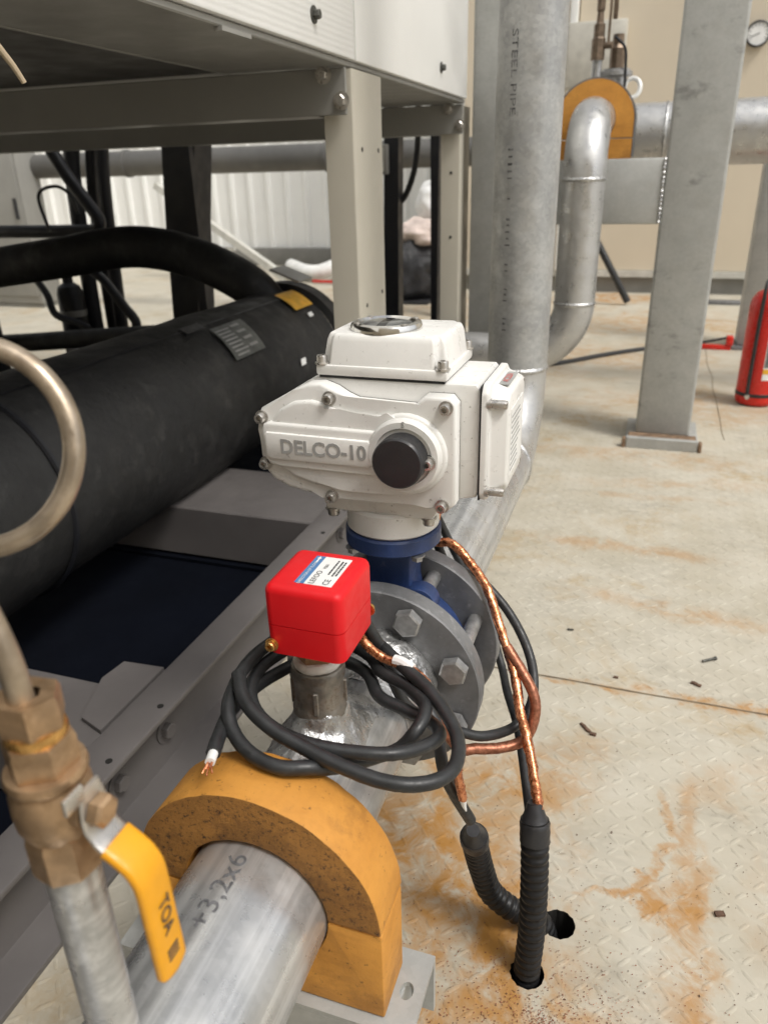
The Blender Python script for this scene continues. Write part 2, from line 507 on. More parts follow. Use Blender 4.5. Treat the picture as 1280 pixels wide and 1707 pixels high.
def blob(cx, cy, rx, ry, rot, amt, ring=0.0, dist=1.9, lo=.34):
    global c
    mp = t.n('ShaderNodeMapping'); mp.vector_type = 'TEXTURE'
    mp.inputs['Location'].default_value = (cx, cy, 0); mp.inputs['Rotation'].default_value = (0, 0, R(rot)); mp.inputs['Scale'].default_value = (rx, ry, 1)
    t.L(wa.outputs[0], mp.inputs[0])
    ln = t.n('ShaderNodeVectorMath'); ln.operation = 'LENGTH'; t.L(mp.outputs[0], ln.inputs[0])
    d = t.math('ADD', ln.outputs['Value'], t.math('MULTIPLY', t.math('SUBTRACT', nz2, .5), dist))
    if ring: m = t.rng(t.math('ABSOLUTE', t.math('SUBTRACT', d, 1.0)), ring, 0.02)
    else: m = t.rng(d, 1.0, .15)
    m = t.math('MULTIPLY', m, t.rng(nz, lo, lo + .28))
    c = t.mix(t.math('MULTIPLY', m, amt), c, RUST)
for a in [(-.17, .70, .19, .22, 10, 1.0), (-.11, .60, .14, .12, 0, 1.0), (-.10, .86, .16, .14, 0, .7), (-.16, .5, .14, .16, 0, .9), (.035, .702, .065, .012, 12, .85, 0, .9, .28), (.080, .755, .080, .014, 58, .8, 0, .9, .28), (.094, .845, .06, .012, 112, .6, 0, .9, .28), (.088, .685, .06, .013, -48, .8, 0, .9, .28), (.128, .66, .026, .40, 0, .62, 0, 1.1, .30), (.12, .60, .05, .10, 0, .5),
          (.11, .70, .05, .05, 40, .75), (-.02, 1.66, .34, .045, -4, .45), (.10, 1.40, .20, .055, -8, .55), (.16, 1.115, .22, .022, 0, 1.0), (-.05, 1.11, .12, .012, 0, .8), (-.02, .52, .12, .09, 0, .85),
          (-.2, 5.5, .6, .35, 0, .9), (.1, 4.6, 1.2, .5, 8, .5), (-.2, 3.7, .8, .4, -6, .45), (.2, 2.9, .7, .3, 4, .4), (-1.5, 5.0, 1.5, .8, 0, .35), (-.05, 2.30, .5, .12, 0, .35), (.15, 2.1, .4, .06, 10, .35), (.30, .55, .12, .35, 15, .35), (-.4, 3.3, .4, .3, 0, .25), (.05, 1.98, .3, .03, 5, .3), (.22, .95, .2, .06, 30, .3)]:
    blob(*a)
# grime near the wall line and dark specks
sp = t.rng(t.noise(210, 6, .75), .64, .72)
c = t.mix(t.math('MULTIPLY', sp, .55), c, (.10, .08, .06))
sp2 = t.rng(t.noise(30, 9, .8), .66, .76)
c = t.mix(t.math('MULTIPLY', sp2, .6), c, (.20, .165, .12))
b1 = t.bump(fl, .08, .001)
M['floor'] = t.set(c, t.rng(n2, .3, .7, .58, .75), 0, t.bump(t.noise(180, 6, .7), .25, .0012, b1), .22)

# ------------------------------------------------------------------ shared small hardware
def hex_bolt_mesh(r, h, mat, washer=1.0, shank=0.0, rs=.5):
    bm = bmesh.new()
    if washer: lathe(bm, [(0, 0), (r * 1.3 * washer, 0), (r * 1.3 * washer, h * .18), (0, h * .18)], None, 20)
    lathe(bm, [(0, h * .18), (r, h * .18), (r, h * .9), (r * .86, h), (0, h)], Matrix.Rotation(.3, 4, 'Z'), 6)
    if shank: lathe(bm, [(0, 0), (r * rs, 0), (r * rs, -shank), (0, -shank)], None, 14)
    return mesh_of(bm, mat, True, 30, 'bolt')

def socket_screw_mesh(r, h, mat):
    bm = bmesh.new()
    lathe(bm, [(0, h * .35), (r * .48, h * .35), (r * .52, h), (r * .88, h), (r, h * .85), (r, 0), (0, 0)], None, 16)
    lathe(bm, [(0, -h * .1), (r * 1.35, -h * .1), (r * 1.35, h * .12), (0, h * .12)], None, 16)
    return mesh_of(bm, mat, True, 30, 'screw')

AX, AZ, PR = -.2315, .301, .057

# ================================================================== SETTING
# floor with two conduit holes
def floor_mesh():
    bm = bmesh.new()
    holes = [(-.047, .567, .0185), (-.0215, .637, .0190)]
    x0, x1, y0, y1 = -.3, .2, .4, .8
    def loop(pts):
        vs = [bm.verts.new((x, y, 0)) for x, y in pts]
        return vs, [bm.edges.new((vs[i], vs[(i + 1) % len(vs)])) for i in range(len(vs))]
    ov, oe = loop([(x0, y0), (x1, y0), (x1, y1), (x0, y1)])
    es = list(oe); hv = []
    for cx, cy, r in holes:
        pts = [(cx + r * math.cos(2 * math.pi * i / 28) * (1 + .05 * math.sin(3 * i)), cy + r * math.sin(2 * math.pi * i / 28) * (1 + .04 * math.cos(2.3 * i))) for i in range(28)]
        v_, e_ = loop(pts); es += e_; hv.append(v_)
    bmesh.ops.triangle_fill(bm, use_beauty=True, use_dissolve=False, edges=es)
    for v_ in hv:
        low = [bm.verts.new((v.co.x, v.co.y, -.12)) for v in v_]
        for i in range(28): bm.faces.new((v_[i], v_[(i + 1) % 28], low[(i + 1) % 28], low[i]))
        bm.faces.new(low)
    B = 60
    big = [bm.verts.new(p) for p in ((-B, -B, 0), (B, -B, 0), (B, B, 0), (-B, B, 0))]
    for i in range(4): bm.faces.new((big[i], big[(i + 1) % 4], ov[(i + 1) % 4], ov[i]))
    for f in bm.faces:
        f.normal_update()
        if abs(f.normal.z) > .9 and f.normal.z < 0: f.normal_flip()
    me = bpy.data.meshes.new('floor'); bm.to_mesh(me); bm.free()
    me.materials.append(M['floor']); me.materials.append(M['hole'])
    for p in me.polygons:
        if p.center.z < -.01: p.material_index = 1  # hole walls get their shade as colour instead of the floor tone
    return me
floor = bpy.data.objects.new('floor', floor_mesh())
COL.objects.link(floor)
props(floor, 'worn beige concrete floor with orange rust stains', None, None, 'structure')
def strip(name, x0, x1, y0, y1, n, wob, mat, along='x'):
    bm = bmesh.new(); prev = None
    for i in range(n + 1):
        f = i / n
        if along == 'x':
            x = x0 + (x1 - x0) * f; o = noise.noise(Vector((x * 6, 0, 1))) * wob
            w = (y1 - y0) * (.7 + .5 * abs(noise.noise(Vector((x * 23, 4, 1)))))
            a, b = (x, y0 + o, .0015), (x, y0 + w + o, .0015)
        else:
            y = y0 + (y1 - y0) * f; o = noise.noise(Vector((y * 4, 7, 1))) * wob
            a, b = (x0 + o, y, .0015), (x1 + o, y, .0015)
        cur = (bm.verts.new(a), bm.verts.new(b))
        if prev: bm.faces.new((prev[0], cur[0], cur[1], prev[1]))
        prev = cur
    return obj(name, bm, mat, floor, False)
M['joint'] = pm('joint_line', (.20, .155, .10), .9, 0, .3, 40)
strip('saw_joint', -.42, 4.0, 1.108, 1.1115, 140, .004, M['joint'])
strip('crack', .272, .2745, 2.52, 3.95, 40, .008, M['joint'], 'y')

# raised tread pattern of the painted floor plate
def tread():
    bm = bmesh.new(); p = .0215
    nx, ny = int(1.75 / p), int(2.6 / p)
    for i in range(nx):
        for j in range(ny):
            x, y = -.55 + i * p, .16 + j * p
            if any(math.hypot(x - a, y - b) < .033 for a, b in ((-.047, .567), (-.0215, .637))) or abs(y - 1.11) < .011: continue
            if random.random() < .02: continue
            an = R(45 if (i + j) % 2 else -45) + random.uniform(-.05, .05)
            k = random.uniform(.85, 1.05); l, w_, h_ = .0122 * k, .0040 * k, .0015 * k
            ca, sa = math.cos(an), math.sin(an)
            def P(u, v, z): return bm.verts.new((x + u * ca - v * sa, y + u * sa + v * ca, z))
            e1, e2 = P(-l, 0, -.0002), P(l, 0, -.0002)
            a1, a2 = P(-l * .45, w_ * .8, -.0002), P(l * .45, w_ * .8, -.0002)
            b1, b2 = P(-l * .45, -w_ * .8, -.0002), P(l * .45, -w_ * .8, -.0002)
            t1, t2 = P(-l * .5, 0, h_), P(l * .5, 0, h_)
            for f in ((e1, t1, a1), (a1, t1, t2, a2), (a2, t2, e2), (e1, b1, t1), (b1, b2, t2, t1), (b2, e2, t2)): bm.faces.new(f)
    return bm
tr = obj('tread_pattern', tread(), M['floor'], floor, True, 80)
props(tr, None, None, None, 'stuff')

# beige wall with skirting and the return beside it
w = thing('beige_wall', (.8, 5.75, 0), 'plain beige rear wall rising behind the pipes and column', 'wall')
for i, (a, b) in enumerate([(-1.35, -.62), (-.614, 1.4), (1.406, 3.4), (3.406, 6.0)]):
    bm = bmesh.new(); box(bm, a, b, 5.76, 5.86, .15, 4.2, .004, 1); obj('panel', bm, M['beige_wall'], w)
bm = bmesh.new(); box(bm, -1.35, 6, 5.735, 5.80, .108, .149); obj('ledge', bm, M['trim'], w)
bm = bmesh.new(); box(bm, -1.34, 6, 5.77, 5.82, .0, .107); obj('skirting', bm, M['kerb'], w)
bm = bmesh.new(); box(bm, -.672, -.622, 5.715, 5.758, .15, 4.2, .006); obj('cover_strip', bm, M['white_wall'], w)
w2 = thing('corrugated_wall', (-4.5, 7.25, 0), 'white vertically ribbed sheet-metal wall seen under the machine', 'wall')
def sheet(x0, x1):
    bm = bmesh.new(); pts = []
    x = x0
    while x < x1 - .001:
        pts += [(x, 7.25), (x + .13, 7.25), (x + .15, 7.222), (x + .18, 7.222)]
        x += .20
    pts.append((x1, 7.25))
    lo = [bm.verts.new((a, b, .16)) for a, b in pts]; hi = [bm.verts.new((a, b, 4.2)) for a, b in pts]
    for i in range(len(pts) - 1): bm.faces.new((lo[i], lo[i + 1], hi[i + 1], hi[i]))
    return bm
xs = -9.0
while xs < -1.2:
    obj('cladding_sheet', sheet(xs, xs + 1.0), M['white_wall'], w2, False); xs += 1.0
bm = bmesh.new(); box(bm, -9, -1.0, 7.16, 7.30, 0, .16, .01); obj('kerb', bm, M['kerb'], w2)
bm = bmesh.new(); box(bm, -1.35, -1.28, 5.86, 7.16, 0, 4.2); obj('return_panel', bm, M['white_wall'], w2)

# hall walls out of frame, added to cut sky light under the machine
hw = thing('hall_wall', (0, -3.05, 0), 'plain beige hall wall behind the viewpoint', 'wall')
bm = bmesh.new(); box(bm, -9, 6, -3.1, -3.0, 0, 4.2); obj('panel', bm, M['beige_wall'], hw)
hw = thing('hall_wall', (-9.05, 2, 0), 'plain pale hall wall beyond the machine', 'wall')
bm = bmesh.new(); box(bm, -9.1, -9.0, -2.99, 7.16, 0, 4.2); obj('panel', bm, M['white_wall'], hw)

# ================================================================== MACHINE: cabinet and frame
mc = thing('machine_cabinet', (-1.7, 1.0, .99), 'large white sheet-metal machine cabinet raised above the black barrel', 'machine')
for y0, y1, m in ((-1.6, .20, 'panel_rib'), (.204, 1.500, 'panel_rib'), (1.505, 2.40, 'panel')):
    bm = bmesh.new(); box(bm, -.62, -.556, y0, y1, .991, 2.3, .003, 2); obj('side_panel', bm, M[m], mc)
bm = bmesh.new(); box(bm, -3.0, -.625, 2.33, 2.395, .995, 2.3); obj('end_panel', bm, M['panel'], mc)
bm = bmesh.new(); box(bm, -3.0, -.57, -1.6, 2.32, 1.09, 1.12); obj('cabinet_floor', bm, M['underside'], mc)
bm = bmesh.new(); box(bm, -3.0, -.63, -1.6, 2.32, 2.2, 2.29); obj('roof', bm, M['panel'], mc)
bm = bmesh.new(); box(bm, -3.0, -2.94, -1.6, 2.32, 1.0, 2.3); obj('side_panel', bm, M['panel'], mc)
bm = bmesh.new(); box(bm, -.80, -.563, -1.6, 2.40, .980, .9895, .002, 1); obj('edge_beam', bm, M['grey_beam'], mc)
bm = bmesh.new(); box(bm, -.812, -.802, -1.6, 2.40, .980, 1.085, .002, 1); obj('beam_web', bm, M['grey_beam'], mc)
hb = hex_bolt_mesh(.0075, .012, M['screwgrey'], 1.3)
for y, z in ((1.315, 1.035), (2.11, 1.04), (.35, 1.03)):
    piece('bolt', hb, mc, frame((-.556, y, z), (1, 0, 0)))
bm = bmesh.new(); box(bm, -.571, -.559, 1.02, 1.10, .975, .9805); obj('clip', bm, M['grey_beam'], mc)

fr = thing('machine_stand', (-1.0, 1.9, 0), 'cream painted steel legs and cross beams carrying the machine cabinet', 'stand')
def chan_leg(y0, y1, z0, z1, nm='leg', dx=0.0):
    """channel section: web facing +X, flanges running back to -X"""
    bm = bmesh.new()
    T_ = .005
    o = [(-.556, y0), (-.556, y1), (-.614, y1), (-.614, y1 - T_), (-.556 - T_, y1 - T_), (-.556 - T_, y0 + T_), (-.614, y0 + T_), (-.614, y0)]
    a = [bm.verts.new((x + dx, y, z0)) for x, y in o]; b = [bm.verts.new((x + dx, y, z1)) for x, y in o]
    for i in range(8):
        j = (i + 1) % 8; bm.faces.new((a[i], a[j], b[j], b[i]))
    bm.faces.new(a); bm.faces.new(b)
    es = [e for e in bm.edges if abs(e.verts[0].co.z - e.verts[1].co.z) > .1 and e.verts[0].co.x > -.5562 + dx]
    bmesh.ops.bevel(bm, geom=es, offset=.004, segments=3, profile=.5, affect='EDGES')
    return obj(nm, bm, M['leg_paint'], fr)
l1 = chan_leg(1.478, 1.643, .146, .977)
l2 = chan_leg(2.40, 2.52, .146, .977, 'leg', -.017)
hd = bmesh.new(); lathe(hd, [(0, 0), (.0045, 0), (.0045, .0008), (0, .0008)], None, 12)
holem = mesh_of(hd, M['hole'], True, 30, 'bolt_hole')
for y, z in ((1.52, .845), (1.615, .845), (1.52, .552), (1.618, .567)):
    piece('bolt_hole', holem, l1, frame((-.5562, y, z), (1, 0, 0)))
for z in (.80, .62):
    piece('bolt_hole', holem, l2, frame((-.600, 2.3998, z), (0, -1, 0)))
for y0, x0 in ((1.464, -3.0), (2.386, -3.0)):
    bm = bmesh.new()
    box(bm, x0, -.563, y0, y0 + .005, .902, .978, .0015, 1)
    cb = obj('cross_beam', bm, M['grey_beam'], fr)
    bm = bmesh.new(); box(bm, x0, -.625, y0 + .006, y0 + .066, .902, .907); obj('flange', bm, M['grey_beam'], cb)
    fb = hex_bolt_mesh(.010, .012, M['steel'], 1.2)
    for x, z in ((-.572, .925), (-.606, .968)): piece('bolt', fb, cb, frame((x, y0, z), (0, -1, 0)))
# left legs of the frame, far side
for y0 in (1.478, 2.40):
    bm = bmesh.new(); box(bm, -2.99, -2.93, y0, y0 + .15, .02, .975); obj('leg', bm, M['leg_paint'], fr)

br = thing('base_rail', (-.585, 1.0, 0), 'long grey channel base rail on the floor left of the near pipe', 'rail')
def chan_rail():
    bm = bmesh.new()
    o = [(-.614, .0), (-.556, .0), (-.556, .009), (-.603, .012), (-.603, .133), (-.556, .136), (-.556, .145), (-.614, .145)]
    prism(bm, o, -.9, 3.2)
    es = [e for e in bm.edges if abs(e.verts[0].co.y - e.verts[1].co.y) > 1]
    bmesh.ops.bevel(bm, geom=es, offset=.0018, segments=2, profile=.5, affect='EDGES')
    return bm
obj('channel', chan_rail(), M['grey_paint'], br)
rb = hex_bolt_mesh(.0125, .012, M['grey_paint'], 1.25)
for y in (.73, .62, 1.30, 1.42): piece('bolt', rb, br, frame((-.603, y, .066), (1, 0, 0)))
for y in (.691, .58, 1.26, 1.38): piece('bolt_hole', holem, br, frame((-.571, y, .1452), (0, 0, 1)))
for y0, y1, zz in ((.597, .72, .138), (1.31, 1.56, .138), (2.7, 2.85, .138)):
    bm = bmesh.new(); box(bm, -2.4, -.617, y0, y1, .02, zz, .003, 1); obj('cross_member', bm, M['grey_paint'], br)
def gusset(pts, z, mt='grey_paint'):
    bm = bmesh.new()
    a = [bm.verts.new((x, y, z)) for x, y in pts]; b = [bm.verts.new((x, y, z - .006)) for x, y in pts]
    n = len(pts); bm.faces.new(a); bm.faces.new(b)
    for i in range(n): bm.faces.new((a[i], a[(i + 1) % n], b[(i + 1) % n], b[i]))
    return obj('gusset_plate', bm, M[mt], br, False)
gusset([(-.618, .625), (-.618, .770), (-.684, .766), (-.690, .722), (-.66, .64)], .1455)
bm = bmesh.new(); box(bm, -2.4, -.616, -.9, 3.2, .004, .016); dp = obj('drip_pan', bm, M['pan'], None, base=(-1.5, 1.2, .004))  # dark sheet laid over the floor, machine's shade put into its colour
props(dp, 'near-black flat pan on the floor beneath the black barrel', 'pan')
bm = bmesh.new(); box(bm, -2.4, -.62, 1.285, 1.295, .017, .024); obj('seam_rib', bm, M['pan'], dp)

# ================================================================== BLACK BARREL
BX, BZ, BR = -1.08, .292, .195
bl = thing('evaporator_barrel', (BX, 1.0, BZ - BR), 'large black foam-wrapped horizontal barrel inside the machine frame', 'vessel')
Ym = frame((BX, 0, BZ), (0, 1, 0), (1, 0, 0))
def barrel():
    bm = bmesh.new()
    ys = [-.9 + i * .06 for i in range(52)]
    prof = [(BR + (.002 * noise.noise(Vector((y * 5, 0, 0)))), y) for y in ys]
    lathe(bm, [(0, -.9)] + prof + [(0, ys[-1])], Ym, 72)
    for v in bm.verts:
        r = Vector((v.co.x - BX, 0, v.co.z - BZ))
        if r.length > .1: v.co += r.normalized() * .004 * noise.noise(v.co * 7)
    return bm
obj('shell', barrel(), M['foam'], bl, True, 60)
bm = bmesh.new(); lathe(bm, [(BR - .005, 2.17), (BR + .018, 2.175), (BR + .018, 2.235), (BR - .005, 2.24)], Ym, 64); obj('end_flange', bm, M['foam'], bl)
bm = bmesh.new(); lathe(bm, [(BR + .001, .935), (BR + .006, .938), (BR + .006, .944), (BR + .001, .947)], Ym, 72); obj('wrap_seam', bm, M['black_steel'], bl)
bm = bmesh.new()
for k in range(2):
    pv = None
    for i in range(60):
        y = -.3 + i * .041; a = R(70 + 1.2 * noise.noise(Vector((y * 3, 2, 2)))); rr = BR + .0045
        cur = [bm.verts.new((BX + rr * math.cos(a + da), y, BZ + rr * math.sin(a + da))) for da in (-.012, 0, .012)]
        if pv and k == 0:
            for q in range(2): bm.faces.new((pv[q], pv[q + 1], cur[q + 1], cur[q]))
        pv = cur
obj('lengthwise_seam', bm, M['black_steel'], bl)
def bpatch(name, y0, y1, a0, a1, mat, skew=0.0, lift=.007, par=None):
    bm = bmesh.new(); rows = []
    for i in range(7):
        a = a0 + (a1 - a0) * i / 6
        rr = BR + lift
        rows.append([bm.verts.new((BX + rr * math.cos(R(a)), y + skew * i / 6, BZ + rr * math.sin(R(a)))) for y in (y0, (y0 + y1) / 2, y1)])
    for p, q in zip(rows[:-1], rows[1:]):
        for k in range(2): bm.faces.new((p[k], p[k + 1], q[k + 1], q[k]))
    return obj(name, bm, mat, par or bl, True, 80)
npl = bpatch('nameplate', 1.585, 1.735, 34, 63, M['plate'], .015)
for a in range(8):
    bpatch('print_line', 1.60, 1.60 + .05 + .02 * random.random(), 36 + a * 3.1, 37.3 + a * 3.1, M['greyink'], 0, .009, npl)
    if a % 2: bpatch('print_line', 1.675, 1.675 + .04, 36 + a * 3.1, 38.2 + a * 3.1, M['greyink'], 0, .009, npl)
bpatch('nameplate', 1.52, 1.60, 66, 74, M['black_plastic'], .01, .006)
bpatch('warning_sticker', 2.02, 2.14, 52, 76, M['amber'], .02)
bpatch('paper_tag', 2.055, 2.085, 42, 46, M['paper'], .005)
bpatch('paper_tag', 1.875, 1.905, 10, 15, M['paper'], .005)

# ---- black suction pipe and small refrigerant lines
def tube_thing(name, pts, r, mat, label, cat, seg=14, group=None, n=8):
    bm = bmesh.new(); sweep(bm, spline(pts, n), r, seg)
    lo = min((Vector(p) for p in pts), key=lambda p: p.z)
    o = obj(name, bm, mat, None, True, 50, base=lo)
    return props(o, label, cat, group)
tube_thing('suction_pipe', [(-1.08, 2.15, .40), (-1.13, 2.13, .48), (-1.21, 2.13, .53), (-1.33, 2.14, .575), (-1.45, 2.12, .606), (-1.58, 2.10, .612), (-1.77, 2.06, .585), (-2.02, 2.05, .553), (-2.5, 2.05, .49), (-2.9, 2.05, .44)], .062, M['foam'],
           'thick black insulated pipe curving down onto the barrel top', 'pipe', 28)
bm = bmesh.new(); box(bm, -1.13, -1.03, 2.03, 2.13, .545, .552, .002, 1, Matrix.Translation((-1.03, 2.16, .535)) @ Matrix.Rotation(.35, 4, 'Y') @ Matrix.Translation((1.08, -2.08, -.55)))
props(obj('grey_tape_patch', bm, M['grey_beam'], bpy.data.objects['suction_pipe']), None)
def small_tube(pts, r, label):
    tube_thing('refrigerant_line', pts, r, M['black_steel'], label, 'pipe', 12, None, 6)
small_tube([(-2.145, 2.5, 1.05), (-2.12, 2.5, .93), (-2.066, 2.5, .829), (-1.985, 2.5, .72), (-1.955, 2.5, .67), (-1.975, 2.5, .64), (-2.05, 2.5, .634), (-2.5, 2.5, .632)], .024, 'black pipe slanting down to a bend above the thick suction pipe')
small_tube([(-2.10, 2.62, 1.0), (-2.14, 2.62, .75), (-2.15, 2.62, .02)], .030, 'leftmost vertical black pipe behind the thick suction pipe')
small_tube([(-2.05, 2.66, 1.0), (-2.09, 2.66, .70), (-2.10, 2.66, .02)], .022, 'middle vertical black pipe behind the thick suction pipe')
small_tube([(-1.985, 2.64, 1.0), (-2.02, 2.64, .70), (-2.04, 2.64, .02)], .024, 'right vertical black pipe behind the thick suction pipe')
small_tube([(-1.99, 2.45, .50), (-1.94, 2.45, .465), (-1.87, 2.45, .375), (-1.825, 2.45, .315), (-1.85, 2.45, .275), (-1.95, 2.45, .255), (-2.3, 2.45, .22)], .018, 'thin black pipe bent in a hook beneath the thick suction pipe')
tube_thing('hanging_wire', [(-2.10, 2.40, .64), (-2.12, 2.40, .76), (-2.04, 2.40, .79), (-1.98, 2.40, .76), (-1.96, 2.40, .70)], .006, M['cable'], 'thin black wire arching beside the slanting black pipe', 'wire', 8)
tube_thing('insulated_header', [(-2.9, 2.35, .19), (-2.3, 2.36, .235), (-1.9, 2.37, .27), (-1.55, 2.37, .295), (-1.35, 2.35, .28)], .035, M['foam'], 'black pipe lying low behind the barrel at far left', 'pipe', 14)

small_tube([(-2.42, 2.3, .95), (-2.40, 2.3, .70), (-2.38, 2.3, .45), (-2.36, 2.3, .02)], .034, 'thick black pipe standing at the far left edge behind the barrel')
small_tube([(-2.30, 2.5, .46), (-2.24, 2.48, .40), (-2.20, 2.46, .33), (-2.10, 2.46, .30), (-2.05, 2.46, .28)], .014, 'short thin black pipe curling down behind the barrel at left')
rc = thing('filter_body', (-2.22, 2.52, .25), 'small black filter canister among the pipes at far left', 'filter')
bm = bmesh.new(); lathe(bm, [(0, .24), (.045, .24), (.05, .26), (.05, .40), (.042, .425), (.02, .44), (.02, .50), (0, .50)], Matrix.Translation((-2.19, 2.55, 0)), 24); obj('canister', bm, M['black_steel'], rc)
bm = bmesh.new(); lathe(bm, [(.05, .31), (.053, .312), (.053, .332), (.05, .334)], Matrix.Translation((-2.19, 2.55, 0)), 24); obj('band', bm, M['grey_beam'], rc)
def post(name, x0, x1, xb0, xb1, y0, y1, z0, z1, mat, label):
    bm = bmesh.new()
    lv = [(z0, xb0, xb1), (z0 + .3, xb0, xb1), (z0 + (z1 - z0) * .6, xb0 + (x0 - xb0) * .35, xb1 + (x1 - xb1) * .3), (z1, x0, x1)]
    rings = []
    for z, a, b in lv:
        rings.append([bm.verts.new(p) for p in ((a, y0, z), (b, y0, z), (b, y1, z), (a, y1, z))])
    for p, q in zip(rings[:-1], rings[1:]):
        for k in range(4): bm.faces.new((p[k], p[(k + 1) % 4], q[(k + 1) % 4], q[k]))
    bm.faces.new(rings[0]); bm.faces.new(rings[-1])
    o = obj(name, bm, mat, None, True, 20, base=((xb0 + xb1) / 2, y0, z0))
    return props(o, label, 'post')
p_ = post('machine_post', -1.70, -1.555, -1.76, -1.645, 2.6, 2.72, .0, 1.08, M['black_steel'], 'wide black tapering post behind the suction pipe, white wall beyond')
bm = bmesh.new(); box(bm, -1.62, -1.585, 2.57, 2.598, .02, 1.08); obj('rib', bm, M['black_steel'], p_)
post('machine_post', -.972, -.918, -.99, -.93, 2.9, 2.96, 0, 1.05, M['black_steel'], 'slim black post just right of the front cream leg')
post('machine_post', -.802, -.767, -.80, -.775, 2.9, 2.96, 0, 1.05, M['black_steel'], 'slim black post against the left edge of the rear grey leg')
tube_thing('drooping_cable', [(-.86, 2.95, 1.05), (-.862, 2.95, .93), (-.875, 2.95, .82), (-.91, 2.95, .73), (-.95, 2.95, .69)], .011, M['cable'], 'black cable drooping between the two slim black posts', 'cable', 10)
bm = bmesh.new(); box(bm, -.985, -.955, 2.86, 2.895, .80, .90, .004); o = obj('junction_box', bm, M['grey_beam'], None, base=(-.97, 2.88, .80))
props(o, 'small pale box high on the slim black post', 'box'); 
bm = bmesh.new(); box(bm, -.975, -.965, 2.855, 2.8605, .81, .89); obj('lid', bm, M['trim'], o)

# things beyond the machine
bm = bmesh.new(); cyl(bm, (-6, 4.6, .905), (-.75, 4.6, .905), .075, 28)
o = obj('background_duct', bm, M['darkgrey'], None, base=(-3.4, 4.6, .83)); props(o, 'long dull grey horizontal duct crossing in front of the ribbed wall', 'duct')
for x in (-4.9, -3.3, -1.9):
    bm = bmesh.new(); lathe(bm, [(.075, -.015), (.083, -.012), (.083, .012), (.075, .015)], frame((x, 4.6, .905), (1, 0, 0)), 28); obj('joint_ring', bm, M['darkgrey'], o)
for x in (-5.6, -1.2):
    bm = bmesh.new(); box(bm, x - .02, x + .02, 4.55, 4.65, 0, .835); obj('duct_support', bm, M['darkgrey'], o)
def bar(name, p0, p1, w_, h_, mat, label, cat):
    p0, p1 = Vector(p0), Vector(p1); bm = bmesh.new()
    box(bm, -w_ / 2, w_ / 2, -h_ / 2, h_ / 2, 0, (p1 - p0).length, .003, 1, frame(p0, p1 - p0, (0, 1, 0)))
    o = obj(name, bm, mat, None, base=min(p0, p1, key=lambda q: q.z)); return props(o, label, cat)
bar('leaning_bar', (-4.12, 6.1, .757), (-2.85, 5.9, .03), .07, .05, M['trim'], 'pale grey steel bar leaning diagonally before the ribbed wall', 'bar')
bar('floor_bar', (-4.3, 6.8, .13), (-3.7, 6.6, .20), .03, .03, M['trim'], 'short pale bar propped at the foot of the ribbed wall', 'bar')
tube_thing('white_duct_elbow', [(-2.95, 6.2, .10), (-2.75, 6.05, .075), (-2.6, 6.0, .08), (-2.48, 6.05, .12), (-2.40, 6.2, .15)], .06, M['white_plastic'], 'white plastic pipe bend lying on the floor beyond the barrel', 'pipe', 18)
bar('red_bar', (-2.62, 5.9, .02), (-2.30, 5.85, .02), .03, .02, M['ext_red'], 'thin red bar on the floor below the white pipe bend', 'bar')
# grey cabinets at far left
def cabinet(name, x0, x1, y0, y1, z1, mat, label):
    t_ = thing(name, ((x0 + x1) / 2, (y0 + y1) / 2, 0), label, 'cabinet')
    bm = bmesh.new(); box(bm, x0, x1, y0, y1, 0.03, z1, .006); obj('body', bm, mat, t_)
    bm = bmesh.new(); box(bm, x0 + .02, x1 - .02, y0 - .012, y0 - .001, .08, z1 - .05, .004); d = obj('door', bm, mat, t_)
    bm = bmesh.new(); box(bm, x1 - .06, x1 - .045, y0 - .03, y0 - .013, z1 * .45, z1 * .55); obj('handle', bm, M['black_plastic'], d)
    bm = bmesh.new(); box(bm, x0 + .01, x1 - .01, y0 + .01, y1 - .01, 0, .029); obj('plinth', bm, M['kerb'], t_)
cabinet('control_cabinet', -4.45, -4.02, 4.4, 4.6, 1.3, M['grey_beam'], 'tall grey cabinet at the far left beyond the machine')

# pile of bags
def lump(name, c0, s, amp, sc, mat, label, cat, seed):
    bm = bmesh.new(); bmesh.ops.create_icosphere(bm, subdivisions=4, radius=1.0)
    for v in bm.verts:
        p = v.co.copy()
        k = 1 + amp * noise.noise(p * sc + Vector((seed, 0, 0))) + amp * .5 * noise.noise(p * sc * 2.7 + Vector((0, seed, 0)))
        v.co = Vector((p.x * s[0] * k, p.y * s[1] * k, max(-s[2] * .8, p.z * s[2] * k)))
        v.co += Vector(c0)
    o = obj(name, bm, mat, None, True, 80, base=(c0[0], c0[1], c0[2] - s[2] * .8))
    return props(o, label, cat)
lump('black_bag', (-1.60, 5.25, .17), (.24, .2, .21), .25, 1.8, M['black_cloth'], 'crumpled black bag heaped on the floor beyond the rear leg', 'bag', 3)
lump('pale_sack', (-1.54, 5.32, .42), (.20, .16, .10), .25, 2.2, M['pale_cloth'], 'pinkish crumpled sack lying on top of the black bag', 'sack', 9)
lump('white_sack', (-1.50, 5.55, .60), (.13, .12, .16), .2, 2.0, M['white_plastic'], 'white sack standing behind the pinkish sack', 'sack', 5)
tube_thing('green_hose', [(-1.66, 5.02, .02), (-1.74, 5.03, .12), (-1.77, 5.05, .25), (-1.72, 5.06, .34), (-1.63, 5.08, .37)], .022, M['green_rope'], 'pale green hose draped against the black bag', 'hose', 10)
bm = bmesh.new(); box(bm, -1.95, -1.40, 4.98, 5.62, 0, .012); o = obj('black_sheet', bm, M['black_cloth'], None, base=(-1.6, 5.3, 0)); props(o, 'black plastic sheet under the heaped bags', 'sheet')

